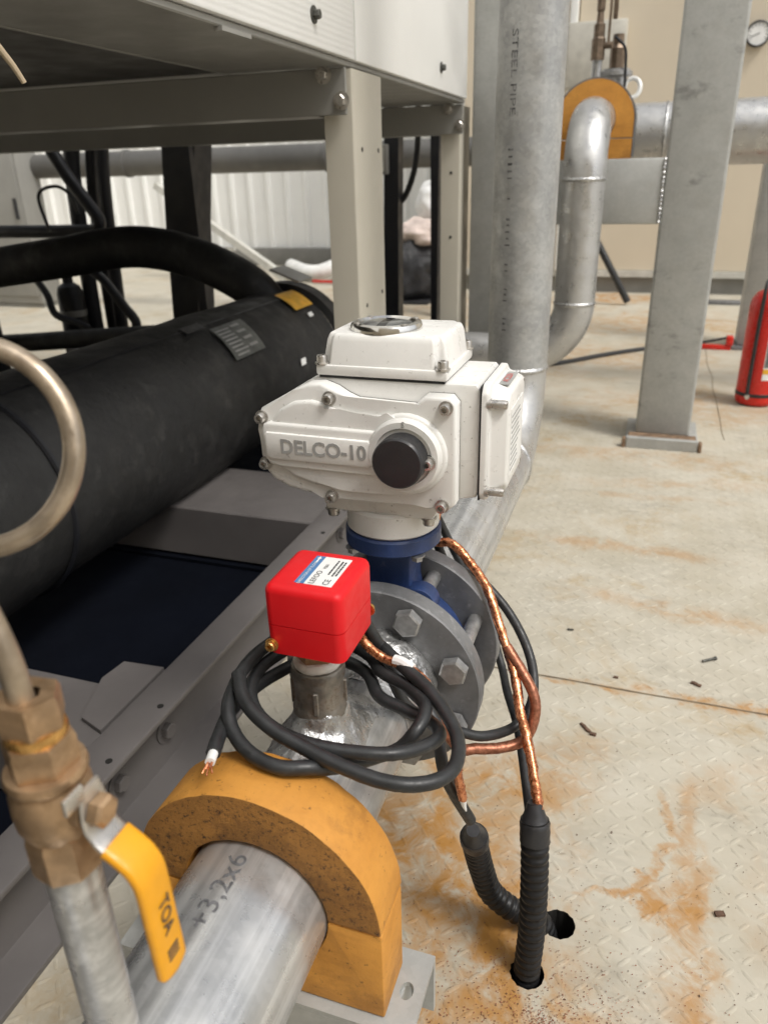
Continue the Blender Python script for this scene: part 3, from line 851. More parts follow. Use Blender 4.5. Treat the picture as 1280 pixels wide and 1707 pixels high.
# ================================================================== PIPE SUPPORT (near)
def half_block_upper(bm, cx, cz, ro, ri, y0, y1, drop=.0):
    outer = arc(cx, cz, ro, 0, 180, 40); inner = arc(cx, cz, ri, 180, 0, 40)
    pts = outer + inner
    prism(bm, pts, y0, y1)
    return bm
def split_faces(o, m2, test):
    me = o.data; me.materials.append(m2)
    for p in me.polygons:
        if test(p): p.material_index = 1
def bevel_sharp(bm, off, seg=2, ang=50):
    es = [e for e in bm.edges if len(e.link_faces) == 2 and e.calc_face_angle(0) > R(ang)]
    bmesh.ops.bevel(bm, geom=es, offset=off, segments=seg, profile=.5, affect='EDGES')
sb = thing('pipe_support_block', (AX, .37, .213), 'near orange two-piece pipe support block with dark speckled sawn face', 'pipe support')
bm = bmesh.new(); half_block_upper(bm, AX, AZ + .003, .100, .0585, .346, .395); bmesh.ops.recalc_face_normals(bm, faces=bm.faces); bevel_sharp(bm, .0016, 2); rough_verts(bm, .0007, 140)
o = obj('upper_half', bm, M['block'], sb); split_faces(o, M['block_sawn'], lambda p: p.normal.y < -.8)
bm = bmesh.new()
pts = [(AX - .1, .2135), (AX + .1, .2135), (AX + .1, AZ + .001)] + arc(AX, AZ, .0580, 0, -180, 36) + [(AX - .1, AZ + .001)]
prism(bm, pts, .347, .394); bmesh.ops.recalc_face_normals(bm, faces=bm.faces); bevel_sharp(bm, .0014, 2)
obj('lower_half', bm, M['block'], sb)
sk = thing('support_bracket', (AX, .37, 0), 'galvanised steel stand with punched holes under the near orange block', 'bracket')
def brk():
    bm = bmesh.new()
    # top plate with two holes near each end
    ext = [(-.365, .338), (-.108, .338), (-.108, .408), (-.365, .408)]
    vs = [bm.verts.new((x, y, .2125)) for x, y in ext]
    es = [bm.edges.new((vs[i], vs[(i + 1) % 4])) for i in range(4)]
    hv = []
    for cx in (-.122, -.350):
        h = [bm.verts.new((cx + .0055 * math.cos(i * math.pi / 8), .373 + .0075 * math.sin(i * math.pi / 8), .2125)) for i in range(16)]
        es += [bm.edges.new((h[i], h[(i + 1) % 16])) for i in range(16)]; hv.append(h)
    bmesh.ops.triangle_fill(bm, use_beauty=True, edges=es)
    r = bmesh.ops.extrude_face_region(bm, geom=list(bm.faces))
    for v in r['geom']:
        if isinstance(v, bmesh.types.BMVert): v.co.z -= .005
    return bm
obj('top_plate', brk(), M['galv_flat'], sk, False)
for y0 in (.338, .403):
    bm = bmesh.new(); box(bm, -.365, -.108, y0, y0 + .005, .150, .2072); obj('side_flange', bm, M['galv_flat'], sk)
for x0 in (-.352, -.165):
    bm = bmesh.new(); box(bm, x0, x0 + .04, .35, .395, .006, .207); obj('post', bm, M['galv_flat'], sk)
    bm = bmesh.new(); box(bm, x0 - .02, x0 + .06, .33, .415, 0, .0055); obj('foot_plate', bm, M['galv_flat'], sk)

# ================================================================== NEAR PIPE with flange
np_ = thing('near_pipe', (AX, .2, AZ - PR), 'near galvanised pipe with marked sizes running under the red switch', 'pipe')
def pipe_y(name, y0, y1, parent, mat, r=PR, seg=64, step=.02):
    bm = bmesh.new(); m = frame((AX, 0, AZ), (0, 1, 0), (1, 0, 0))
    n = max(2, int((y1 - y0) / step)); prof = [(r, y0 + (y1 - y0) * i / n) for i in range(n + 1)]
    lathe(bm, [(r - .0035, y0)] + prof + [(r - .0035, y1)], m, seg)
    return obj(name, bm, mat, parent, True, 40)
pipe_y('pipe', -.5, .628, np_, M['galv'])
def fbore(y0, y1, rin):
    bm = bmesh.new(); m = frame((AX, 0, AZ), (0, 1, 0), (1, 0, 0))
    lathe(bm, [(rin, y0), (.1085, y0), (.110, y0 + .0015), (.110, y1 - .0015), (.1085, y1), (rin, y1), (rin, y0)], m, 96)
    return bm
YF0, YF1, YG0, YG1 = .634, .656, .728, .750
obj('flange', fbore(YF0, YF1, .0565), M['flange'], np_, True, 30)
def weldring(y, r0, w_, parent, amp=.0025, rr=PR, mat='weld'):
    bm = bmesh.new(); m = frame((AX, 0, AZ), (0, 1, 0), (1, 0, 0))
    lathe(bm, [(rr - .001, y - w_), (rr + r0 * .6, y - w_ * .5), (rr + r0, y), (rr + r0 * .7, y + w_ * .4), (rr - .001, y + w_ * .6)], m, 90)
    rough_verts(bm, amp, 90)
    return obj('weld_bead', bm, M[mat], parent, True, 80)
weldring(.623, .012, .028, np_, .004)
# painted hub: slight taper towards the flange
bm = bmesh.new(); lathe(bm, [(PR + .0006, .555), (PR + .003, .575), (PR + .006, .60), (PR + .008, .617)], frame((AX, 0, AZ), (0, 1, 0), (1, 0, 0)), 72); rough_verts(bm, .0022, 70, 3); obj('painted_neck', bm, M['weld'], np_, True, 80)
# saddle weld round the switch socket
def saddle():
    bm = bmesh.new(); rings = []
    N = 64
    for k, (rr, h) in enumerate([(.060, -.0015), (.050, .0012), (.040, .0040), (.032, .0085), (.0265, .014), (.0235, .021), (.0215, .026), (.0150, .026)]):
        ring = []
        for i in range(N):
            a = 2 * math.pi * i / N
            x, y = rr * math.cos(a) * (.93 if k < 3 else 1), rr * math.sin(a) * 1.15 if k < 3 else rr * math.sin(a)
            xx = max(-.0565, min(.0565, x))
            z = AZ + math.sqrt(max(0, PR ** 2 - xx ** 2)) if k < 5 else AZ + PR
            if k >= 5: z = AZ + PR
            z = z + h
            p = Vector((AX - .002 + x, .489 + y, z))
            if 0 < k < 7: p += noise.noise_vector(p * 75) * .0028 * (1 if k < 6 else .4)
            ring.append(bm.verts.new(p))
        rings.append(ring)
    for a, b in zip(rings[:-1], rings[1:]):
        for i in range(N): bm.faces.new((a[i], a[(i + 1) % N], b[(i + 1) % N], b[i]))
    bmesh.ops.subdivide_edges(bm, edges=bm.edges, cuts=1, use_grid_fill=True, smooth=1.0)
    return bm
obj('saddle_weld', saddle(), M['weld'], np_, True, 80)
TOFF, TY = R(2), .309
def on_pipe(u, v):   # u along +Y, v towards -X over the crown
    a = v / PR + TOFF
    rr = PR + .0004
    return (AX - rr * math.sin(a), TY + u, AZ + rr * math.cos(a))
wrap_text('size_marking', '+3,2x6', .021, M['stencil'], np_, on_pipe, 1.05)
# bolts through both flanges
bmB = hex_bolt_mesh(.0152, .0125, M['zinc'], .0, .122, .55)
bmN = hex_bolt_mesh(.0138, .013, M['zinc'], .95, .012, .5)
for k in range(8):
    a = R(22.5 + 45 * k)
    p = Vector((AX + .09 * math.cos(a), 0, AZ + .09 * math.sin(a)))
    b = piece('flange_bolt', bmB, np_, frame((p.x, YF0 - .0005, p.z), (0, -1, 0), (math.cos(k), 0, math.sin(k))))
    piece('nut', bmN, b, Matrix.Identity(4))
    nu = bpy.data.objects[b.children[0].name]
    nu.matrix_local = b.matrix_local.inverted() @ (Matrix.Translation(-rootloc(np_)) @ frame((p.x, YG1 + .0005, p.z), (0, 1, 0), (math.sin(k), 0, math.cos(k))))

# ================================================================== RISER PIPE (first)
RY, ER = 1.47, .152
rp = thing('riser_pipe', (AX, RY, AZ - PR), 'galvanised pipe rising vertically behind the white actuator, lettered down its side', 'pipe')
obj('flange', fbore(YG0, YG1, .0565), M['flange'], rp, True, 30)
weldring(.756, .010, .02, rp, .002)
pipe_y('horizontal_run', .751, RY - ER, rp, M['galv'])
def elbow(name, parent, c0, a0, a1, R_, mat, axis='x', r=PR):
    """bend in the YZ plane about c0 (y, z)"""
    bm = bmesh.new(); pts = []
    for i in range(17):
        a = R(a0 + (a1 - a0) * i / 16); pts.append((c0[0], c0[1] + R_ * math.cos(a), c0[2] + R_ * math.sin(a)))
    sweep(bm, pts, r, 48, False); return obj(name, bm, mat, parent, True, 60)
elbow('elbow', rp, (AX, RY - ER, AZ + ER), -90, 0, ER, M['silver'])
def bead(parent, p, ax_, r=PR):
    bm = bmesh.new(); m = frame(p, ax_)
    lathe(bm, [(r - .001, -.006), (r + .0022, -.003), (r + .0032, 0), (r + .0022, .003), (r - .001, .006)], m, 72)
    rough_verts(bm, .0012, 160); return obj('weld_bead', bm, M['weld'], parent, True, 80)
bead(rp, (AX, RY - ER, AZ), (0, 1, 0)); bead(rp, (AX, RY, AZ + ER), (0, 0, 1))
bm = bmesh.new(); cyl(bm, (AX, RY, AZ + ER), (AX, RY, 2.6), PR, 64); obj('riser', bm, M['galv_riser'], rp)
def on_riser(u, v):   # text runs down; letter tops point right (as seen)
    a0 = math.atan2(-RY, -AX) - R(29)
    a = a0 + v / PR
    rr = PR + .0005
    return (AX + rr * math.cos(a), RY + rr * math.sin(a), 1.0 - u)
wrap_text('stencil_lettering', 'STEEL PIPE', .0155, M['faded'], rp, lambda u, v: on_riser(u + .053, v), 1.75)
u = .165
while u < .47:
    w_ = random.choice((.0022, .003, .004)); h_ = random.uniform(.005, .011)
    bm = bmesh.new(); bm.faces.new([bm.verts.new(on_riser(a, b)) for a, b in [(u, -h_ / 2), (u + w_, -h_ / 2), (u + w_, h_ / 2), (u, h_ / 2)]])
    obj('stencil_mark', bm, M['faded'], rp, False); u += w_ + random.choice((.006, .008, .008, .03))
# ================================================================== SECOND PIPE with elbow, header
QX, QY, QZ = -.206, 2.30, .927
sp2 = thing('silver_pipe', (QX, QY, .24), 'silver painted pipe with rounded top bend entering the far orange block', 'pipe')
bm = bmesh.new(); sweep(bm, [(QX - ER + ER * math.cos(R(-90 + 90 * i / 16)), QY, AZ - .004 + ER + ER * math.sin(R(-90 + 90 * i / 16))) for i in range(17)], PR, 48, False)
obj('lower_elbow', bm, M['silver'], sp2, True, 60)
bm = bmesh.new(); cyl(bm, (QX, QY, AZ - .004 + ER), (QX, QY, QZ - ER), PR, 48, None, False); obj('vertical_run', bm, M['silver'], sp2)
bm = bmesh.new(); cyl(bm, (QX - ER, QY, AZ - .004), (-.62, QY, AZ - .004), PR, 48); obj('floor_run', bm, M['silver'], sp2)
bead(sp2, (QX - ER, QY, AZ - .004), (1, 0, 0)); bead(sp2, (QX, QY, AZ - .004 + ER), (0, 0, 1)); bead(sp2, (QX, QY, QZ - ER), (0, 0, 1))
elbow('upper_elbow', sp2, (QX, QY + ER, QZ - ER), 180, 90, ER, M['silver'])
bm = bmesh.new(); cyl(bm, (QX, QY + ER, QZ), (QX, 3.04, QZ), PR, 48, None, False); obj('horizontal_run', bm, M['silver'], sp2)

fb_ = thing('far_support_block', (QX, 2.5, .826), 'far orange pipe support block round the silver pipe bend', 'pipe support')
bm = bmesh.new(); half_block_upper(bm, QX, QZ - .022, .114, .058, 2.485, 2.535)
pts = [(QX + .114 * math.cos(R(a)), QZ - .022 + .114 * math.sin(R(a))) for a in range(0, 181, 5)]
bm.free(); bm = bmesh.new()
prism(bm, [(QX - .108, .880)] + [(QX - .108, QZ - .005)][:1] + list(reversed(arc(QX, QZ - .005, .108, 0, 180, 36)))[1:] + [(QX + .108, .880)] + [(QX + .0585, .880)] + arc(QX, QZ, .0585, -50, 230, 40) + [(QX - .0585, .880)], 2.487, 2.533)
obj('upper_half', bm, M['block'], fb_)
bm = bmesh.new(); prism(bm, [(QX - .108, .826), (QX + .108, .826), (QX + .108, .877), (QX + .03, .877), (QX - .03, .877), (QX - .108, .877)], 2.487, 2.533); obj('lower_half', bm, M['block'], fb_)
bm = bmesh.new()
o_ = arc(QX, QZ - .005, .113, 0, 180, 36); i_ = arc(QX, QZ - .005, .109, 180, 0, 36)
prism(bm, [(QX + .113, .83)] + o_ + [(QX - .113, .83), (QX - .109, .83)] + i_ + [(QX + .109, .83)], 2.492, 2.60); obj('steel_band', bm, M['flange'], fb_)

hp = thing('header_pipe', (.4, 3.1, .8), 'large horizontal silver header pipe passing behind the steel column', 'pipe')
bm = bmesh.new(); cyl(bm, (-.32, 3.14, .905), (3.0, 3.14, .905), .103, 56, None, True, .004); obj('pipe', bm, M['silver'], hp)
bead(hp, (-.015, 3.14, .905), (1, 0, 0), .103)
for x in (1.6, 2.8):
    bm = bmesh.new(); box(bm, x - .04, x + .04, 3.10, 3.18, 0, .805); obj('stand', bm, M['galv_flat'], hp)

# ================================================================== STEEL COLUMNS
cl = thing('steel_column', (.08, 2.5, 0), 'wide galvanised square column on a base plate right of centre', 'column')
bm = bmesh.new(); box(bm, .0, .162, 2.45, 2.61, .022, 2.8, .010, 3); obj('shaft', bm, M['galv_smudged'], cl)
bm = bmesh.new(); box(bm, -.028, .190, 2.385, 2.66, .0, .012, .001, 1); obj('base_plate', bm, M['galv_flat'], cl)
bm = bmesh.new(); box(bm, -.024, .186, 2.375, 2.385 + .006, .0, .035, .002, 1); obj('front_angle', bm, M['galv_flat'], cl)
bm = bmesh.new(); box(bm, -.020, .182, 2.40, 2.449, .0125, .030, .003, 1); obj('rusty_packing', bm, M['rustplate'], cl)
bm = bmesh.new(); box(bm, -.35, -.001, 2.452, 2.60, .651, .825, .006, 2); arm = obj('arm', bm, M['galv_flat'], cl)
bm = bmesh.new()
sweep(bm, [(-.002, 2.451, .653 + i * .0043) for i in range(41)], lambda i: .0035 + .0014 * math.sin(i * 2.3), 8); obj('weld_seam', bm, M['weld'], arm)
for x0 in (-.036, .187):
    bm = bmesh.new(); box(bm, x0, x0 + .011, 2.372, 2.40, 0, .030, .003, 1); obj('rusty_lug', bm, M['rustplate'], cl)
c2_ = thing('rear_column', (.49, 4.0, 0), 'narrower steel column at the right edge behind the fire extinguisher', 'column')
bm = bmesh.new(); box(bm, .415, .56, 3.98, 4.12, .013, 2.8, .008, 2); obj('shaft', bm, M['galv_flat'], c2_)
bm = bmesh.new(); box(bm, .39, .60, 3.93, 4.16, 0, .012); obj('base_plate', bm, M['flange'], c2_)
bm = bmesh.new(); box(bm, .33, .62, 5.3, 5.4, 0, .02, .003); o = obj('steel_flat', bm, M['flange'], None, base=(.45, 5.35, 0)); props(o, 'short dark steel flat on the floor near the wall skirting', 'bar')
c3 = thing('left_column', (-.45, 2.5, 0), 'flat galvanised column between the machine cabinet and the riser pipe', 'column')
bm = bmesh.new(); box(bm, -.545, -.385, 2.42, 2.58, .013, 2.8, .008, 2); obj('shaft', bm, M['galv_flat'], c3)
bm = bmesh.new(); box(bm, -.55, -.36, 2.39, 2.61, 0, .012); obj('base_plate', bm, M['galv_flat'], c3)

# ================================================================== BUTTERFLY VALVE
VY = (YF1 + YG0) / 2
bv = thing('butterfly_valve', (AX, VY, .2), 'blue cast butterfly valve clamped between the two grey flanges', 'valve')
bm = bmesh.new(); m = frame((AX, VY, AZ), (0, 1, 0), (1, 0, 0))
lathe(bm, [(.052, -.0355), (.072, -.0355), (.076, -.022), (.080, -.02), (.080, .02), (.076, .022), (.072, .0355), (.052, .0355), (.052, -.0355)], m, 64); obj('body', bm, M['blue'], bv)
bm = bmesh.new(); lathe(bm, [(0, -.006), (.050, -.003), (.0515, 0), (.050, .003), (0, .006)], frame((AX, VY, AZ), (0, 1, 0), (1, 0, 0)), 48); obj('disc', bm, M['zinc'], bv)
bm = bmesh.new()
for z, hw, hd_ in ():
    pass
def neck():
    bm = bmesh.new(); rings = []
    for z, hx, hy in ((.372, .034, .022), (.385, .027, .022), (.400, .0245, .022), (.430, .0245, .022), (.440, .027, .024), (.446, .032, .028)):
        rings.append([bm.verts.new((AX + sx * hx, VY + sy * hy, z)) for sx, sy in ((-1, -1), (1, -1), (1, 1), (-1, 1))])
    for a, b in zip(rings[:-1], rings[1:]):
        for k in range(4): bm.faces.new((a[k], a[(k + 1) % 4], b[(k + 1) % 4], b[k]))
    bm.faces.new(rings[0]); bm.faces.new(rings[-1])
    es = [e for e in bm.edges if abs(e.verts[0].co.z - e.verts[1].co.z) > .005]
    bmesh.ops.bevel(bm, geom=es, offset=.004, segments=2, profile=.5, affect='EDGES')
    return bm
obj('neck', neck(), M['blue'], bv)
bm = bmesh.new(); cyl(bm, (AX, VY, .4455), (AX, VY, .4635), .0505, 56, None, True, .002); obj('top_flange', bm, M['blue'], bv)
for s in (1, -1):
    for up in (1, -1):
        a = R(67.5); lx, lz = AX + s * .09 * math.cos(a), AZ + up * .09 * math.sin(a)
        bm = bmesh.new()
        outer = arc(lx, lz, .019, -200 if s > 0 else -20, 20 if s > 0 else 200, 18) if False else arc(lx, lz, .0195, 0, 345, 23)
        prism(bm, outer, YF1 + .006, YF1 + .026, .002)
        box(bm, min(lx, AX + s * .02), max(lx, AX + s * .02), YF1 + .0065, YF1 + .0255, lz - .019 if up > 0 else lz - .004, lz + .004 if up > 0 else lz + .019)
        obj('lug', bm, M['blue'], bv)
place_text('cast_mark', 'JL', .016, (AX + .012, VY - .0222, .392), (1, 0, 0), (0, -1, 0), M['skyblue'], bv, .0006)
bb = hex_bolt_mesh(.006, .007, M['zinc'], 1.0)
for sx, sy in ((-1, -1), (1, -1), (1, 1), (-1, 1)):
    piece('flange_bolt', bb, bv, frame((AX + sx * .035, VY + sy * .030, .4450), (0, 0, -1)))

# ================================================================== ELECTRIC ACTUATOR
ea = thing('electric_actuator', (AX, VY, .464), 'white electric valve actuator marked DELCO-10 with black side knob', 'actuator')
YB = .634
# foot and round mount
bm = bmesh.new(); cyl(bm, (AX, VY, .4637), (AX, VY, .492), .0485, 56, None, True, .003)
ft = obj('mount_foot', bm, M['white'], ea)
bm = bmesh.new(); prism(bm, [(-.292, .500), (-.288, .490), (-.178, .490), (-.172, .500), (-.172, .517), (-.292, .517)], .650, .738, .003); obj('mount_plate', bm, M['white'], ft)
fs_ = socket_screw_mesh(.006, .008, M['steel'])
for x, y in ((-.283, .655), (-.183, .657), (-.283, .73), (-.183, .73)): piece('screw', fs_, ft, frame((x, y, .4905), (0, 0, -1)))
hull = [(-.348, .590), (-.3495, .575), (-.349, .548), (-.346, .534), (-.337, .524), (-.322, .517), (-.300, .513), (-.284, .513), (-.279, .507), (-.272, .507), (-.266, .514), (-.190, .516), (-.178, .514), (-.168, .5095), (-.158, .5095), (-.1515, .516), (-.1515, .612), (-.157, .6185), (-.180, .6185), (-.187, .613), (-.191, .608), (-.248, .610), (-.258, .614), (-.268, .620), (-.281, .6245), (-.294, .6235), (-.310, .616), (-.345, .5965)]
bm = bmesh.new(); prism(bm, hull, YB, .650, .0035, 3); cov = obj('front_cover', bm, M['white'], ea, True, 40)
bm = bmesh.new(); prism(bm, hull, .650, .6515); obj('gasket', bm, M['gasket'], cov, False)
body = [(-.346, .588), (-.347, .548), (-.335, .524), (-.300, .514), (-.160, .514), (-.136, .518), (-.1335, .524), (-.1335, .622), (-.138, .627), (-.287, .627), (-.300, .622), (-.343, .597)]
bm = bmesh.new(); prism(bm, body, .6515, .745, .003, 2); hs = obj('housing', bm, M['white'], ea, True, 40)
# cover relief
pad = [(-.338, .572), (-.334, .584), (-.324, .597), (-.308, .6065), (-.290, .609), (-.276, .606), (-.262, .599), (-.246, .5965), (-.222, .5985)] + arc(-.198, .563, .0395, 115, -90, 20) + [(-.230, .5215), (-.262, .5215), (-.292, .524), (-.312, .530), (-.328, .540), (-.337, .553)]
bm = bmesh.new(); prism(bm, pad, YB - .0045, YB + .004, .0038, 3); obj('raised_pad', bm, M['white'], cov, True, 40)
band = [(-.3425, .577), (-.340, .583), (-.333, .5855), (-.215, .5845), (-.215, .5405), (-.325, .5405), (-.336, .543), (-.3415, .550)]
bm = bmesh.new(); prism(bm, band, YB - .008, YB + .002, .003, 3); obj('raised_band', bm, M['white'], cov, True, 40)
lab = [(-.3385, .574), (-.336, .5765), (-.232, .5755), (-.229, .573), (-.229, .5525), (-.232, .5495), (-.333, .5495), (-.3375, .553)]
bm = bmesh.new(); prism(bm, lab, YB - .011, YB - .006, .002, 2); lb = obj('name_band', bm, M['white'], cov, True, 40)
place_text('lettering', 'DELCO-10', .0198, (-.2775, YB - .0113, .5630), (1, 0, 0), (0, -1, 0), M['greyink'], cov, .0002, .97, .00055)
bm = bmesh.new(); lathe(bm, [(0, 0), (.0355, 0), (.0355, .0085), (.033, .0115), (.0275, .0115), (.0265, .0095), (0, .0095)], frame((-.198, YB, .5635), (0, -1, 0)), 56); obj('knob_boss', bm, M['white'], cov, True, 30)
bm = bmesh.new(); lathe(bm, [(0, .009), (.0235, .009), (.0240, .014), (.0238, .0285), (.0222, .0305), (0, .0310)], frame((-.198, YB, .5635), (0, -1, 0)), 48); obj('manual_knob', bm, M['black_plastic'], ea, True, 30)
bm = bmesh.new(); prism(bm, arc(-.1735, .5605, .0068, 0, 345, 20), YB - .0125, YB - .005, .001); obj('screw_boss', bm, M['black_plastic'], cov)
place_text('position_mark', 'S', .0075, (-.1975, YB - .0117, .5945), (1, 0, 0), (0, -1, 0), M['greyink'], cov, .0002)
ss = socket_screw_mesh(.0050, .0075, M['steel'])
for x, z in ((-.344, .588), (-.3435, .541), (-.272, .6115), (-.1605, .6095), (-.2745, .5125), (-.1635, .5145)):
    piece('screw', ss, cov, frame((x, YB - .001, z), (0, -1, 0)))
piece('screw', ss, cov, frame((-.1735, YB - .0125, .5605), (0, -1, 0)))
# top lid
bm = bmesh.new(); box(bm, -.2885, -.1665, .6515, .7505, .6262, .6285); obj('gasket', bm, M['gasket'], hs, False)
def lid():
    bm = bmesh.new()
    def ring(x0, x1, y0, y1, z, nx, ny):
        # rectangle with notched corners (for the screws)
        return [(x0 + nx, y0, z), (x1 - nx, y0, z), (x1 - nx, y0 + ny, z), (x1, y0 + ny, z), (x1, y1 - ny, z), (x1 - nx, y1 - ny, z), (x1 - nx, y1, z), (x0 + nx, y1, z), (x0 + nx, y1 - ny, z), (x0, y1 - ny, z), (x0, y0 + ny, z), (x0 + nx, y0 + ny, z)]
    lv = [ring(-.2885, -.1665, .6515, .7505, .638, .0095, .0095), ring(-.2845, -.1695, .6560, .7485, .660, .0075, .0075), ring(-.282, -.172, .6590, .7465, .6665, .0065, .0065)]
    rs = [[bm.verts.new(p) for p in l] for l in lv]
    for a, b in zip(rs[:-1], rs[1:]):
        for k in range(12): bm.faces.new((a[k], a[(k + 1) % 12], b[(k + 1) % 12], b[k]))
    bm.faces.new(rs[-1]); bm.faces.new(rs[0])
    bmesh.ops.recalc_face_normals(bm, faces=bm.faces)
    es = [e for e in bm.edges if len(e.link_faces) == 2 and e.calc_face_angle(0) > R(20) and max(v.co.z for v in e.verts) > .639]
    bmesh.ops.bevel(bm, geom=es, offset=.0034, segments=3, profile=.5, affect='EDGES', clamp_overlap=True)
    return bm
bm = bmesh.new(); box(bm, -.291, -.164, .649, .753, .6286, .6385, .0022, 2); ld = obj('lid_rim', bm, M['white'], ea)
obj('lid', lid(), M['white'], ld, True, 40)
for x, y in ((-.2862, .6540), (-.1690, .6540), (-.2862, .7480), (-.1690, .7480)):
    piece('screw', ss, ld, Matrix.Translation((0, 0, 0)) @ frame((x, y, .6392), (0, 0, 1)))
# dial window
DC = (-.2345, .693)
bm = bmesh.new(); lathe(bm, [(.0245, .6660), (.0345, .6660), (.0345, .6695), (.0330, .6725), (.0285, .6735), (.0255, .6715), (.0245, .6660)], Matrix.Translation((DC[0], DC[1], 0)), 64); dl = obj('dial_ring', bm, M['chrome'], ea, True, 40)
bm = bmesh.new(); lathe(bm, [(0, .6668), (.026, .6668), (.026, .6682), (0, .6682)], Matrix.Translation((DC[0], DC[1], 0)), 48); obj('dial_face', bm, M['zinc'], dl)
bm = bmesh.new(); box(bm, DC[0] - .004, DC[0] + .004, DC[1] - .02, DC[1] + .02, .6683, .6693, .0005); obj('pointer', bm, M['black_plastic'], dl)
t = NT('dial_glass'); t.b.inputs['Transmission Weight'].default_value = 1.0; M['glass'] = t.set((.95, .96, .95), .05, 0)
bm = bmesh.new(); lathe(bm, [(.0255, .6705), (.022, .6725), (.012, .6740), (0, .6745)], Matrix.Translation((DC[0], DC[1], 0)), 48); obj('dial_window', bm, M['glass'], dl, True, 60)
dsm = socket_screw_mesh(.0024, .0010, M['steel'])
for a in (40, 140, 220, 320): piece('screw', dsm, dl, frame((DC[0] + .030 * math.cos(R(a)), DC[1] + .030 * math.sin(R(a)), .6733), (0, 0, 1)))
# end cover on the right
bm = bmesh.new(); prism(bm, [(-.1335, .5175), (-.1318, .5175), (-.1318, .6265), (-.1335, .6265)], .6495, .7475); obj('gasket', bm, M['gasket'], hs, False)
def endcap():
    bm = bmesh.new()
    rs = []
    for x, y0, y1, z0, z1 in ((-.1317, .6475, .7495, .5155, .6280), (-.1255, .6475, .7495, .5155, .6280), (-.1245, .652, .746, .5200, .6240), (-.1085, .657, .742, .5260, .6180)):
        n_ = .008
        rs.append([bm.verts.new((x, y, z)) for y, z in ((y0 + n_, z0), (y1 - n_, z0), (y1, z0 + n_), (y1, z1 - n_), (y1 - n_, z1), (y0 + n_, z1), (y0, z1 - n_), (y0, z0 + n_))])
    for a, b in zip(rs[:-1], rs[1:]):
        for k in range(8): bm.faces.new((a[k], a[(k + 1) % 8], b[(k + 1) % 8], b[k]))
    bm.faces.new(rs[0]); bm.faces.new(rs[-1])
    bmesh.ops.recalc_face_normals(bm, faces=bm.faces)
    es = [e for e in bm.edges if e.calc_face_angle(0) > R(25) and max(v.co.x for v in e.verts) > -.127]
    bmesh.ops.bevel(bm, geom=es, offset=.0024, segments=2, profile=.5, affect='EDGES')
    return bm
ec = obj('end_cover', endcap(), M['white'], ea, True, 40)
es2 = socket_screw_mesh(.0042, .016, M['steel'])
for y, z in ((.6525, .6105), (.6525, .5265), (.7455, .6105), (.7455, .5265)): piece('screw', es2, ec, frame((-.1255, y, z), (1, 0, 0)))
bm = bmesh.new(); box(bm, -.1086, -.1080, .668, .731, .537, .602); rl = obj('rating_label', bm, M['paper'], ec)
for k in range(11):
    bm = bmesh.new(); box(bm, -.1079, -.1077, .672, .672 + .03 + .025 * random.random(), .541 + k * .0052, .5425 + k * .0052); obj('print_line', bm, M['greyink'], rl, False)
bm = bmesh.new(); box(bm, -.1225, -.1125, .676, .725, .6225, .6232, 0, 1, Matrix.Rotation(0, 4, 'Y')); vl = obj('voltage_label', bm, M['galv_flat'], ec)
place_text('lettering', 'AC220V', .0085, (-.1175, .700, .6238), (0, 1, 0), (0, 0, 1), M['redink'], ec, 0, 1.1)

# ================================================================== FLOW SWITCH
fs = thing('flow_switch', (-.234, .489, .384), 'bright red flow switch box with white and blue sticker on top', 'flow switch')
SX0, SX1, SY0, SY1 = -.2595, -.1935, .451, .521
bm = bmesh.new(); box(bm, SX0, SX1, SY0, SY1, .4825, .513, .0085, 4)
for v in bm.verts:
    k = (v.co.z - .4825) / .031
    v.co.x = (SX0 + SX1) / 2 + (v.co.x - (SX0 + SX1) / 2) * (1 - .03 * k); v.co.y = (SY0 + SY1) / 2 + (v.co.y - (SY0 + SY1) / 2) * (1 - .03 * k)
def boxround(bm, z0, z1, rb, top):
    """box with rounded verticals; rounded top when asked"""
    bm.clear()
    box(bm, SX0, SX1, SY0, SY1, z0, z1)
    bm.edges.ensure_lookup_table()
    es = [e for e in bm.edges if abs(e.verts[0].co.z - e.verts[1].co.z) > .001]
    bmesh.ops.bevel(bm, geom=es, offset=rb, segments=5, profile=.5, affect='EDGES')
    if top:
        es = [e for e in bm.edges if min(v.co.z for v in e.verts) > z1 - 1e-5]
        bmesh.ops.bevel(bm, geom=es, offset=.0065, segments=4, profile=.5, affect='EDGES')
    return bm
boxround(bm, .4795, .5135, .008, True); cv = obj('cover', bm, M['red'], fs, True, 50)
bm = bmesh.new(); boxround(bm, .4525, .4787, .008, False)
for v in bm.verts:
    if v.co.z < .46: v.co.x = (SX0 + SX1) / 2 + (v.co.x - (SX0 + SX1) / 2) * .985; v.co.y = (SY0 + SY1) / 2 + (v.co.y - (SY0 + SY1) / 2) * .985
ba = obj('base', bm, M['red'], fs, True, 50)
bm = bmesh.new(); box(bm, SX0 + .0012, SX1 - .0012, SY0 + .0012, SY1 - .0012, .4786, .4796, .0); 
es = [e for e in bm.edges if abs(e.verts[0].co.z - e.verts[1].co.z) > .0005]
bmesh.ops.bevel(bm, geom=es, offset=.007, segments=4, profile=.5, affect='EDGES')
obj('seam', bm, M['seam'], fs)
ZT = .5137
bm = bmesh.new(); box(bm, -.2290, -.2060, .4630, .5090, ZT - .0004, ZT + .0001); st = obj('white_sticker', bm, M['paper'], cv, False)
bm = bmesh.new(); box(bm, -.2370, -.2291, .4630, .5090, ZT - .0004, ZT + .0001); sb2 = obj('blue_sticker', bm, M['skyblue'], cv, False)
ZL = ZT + .0004
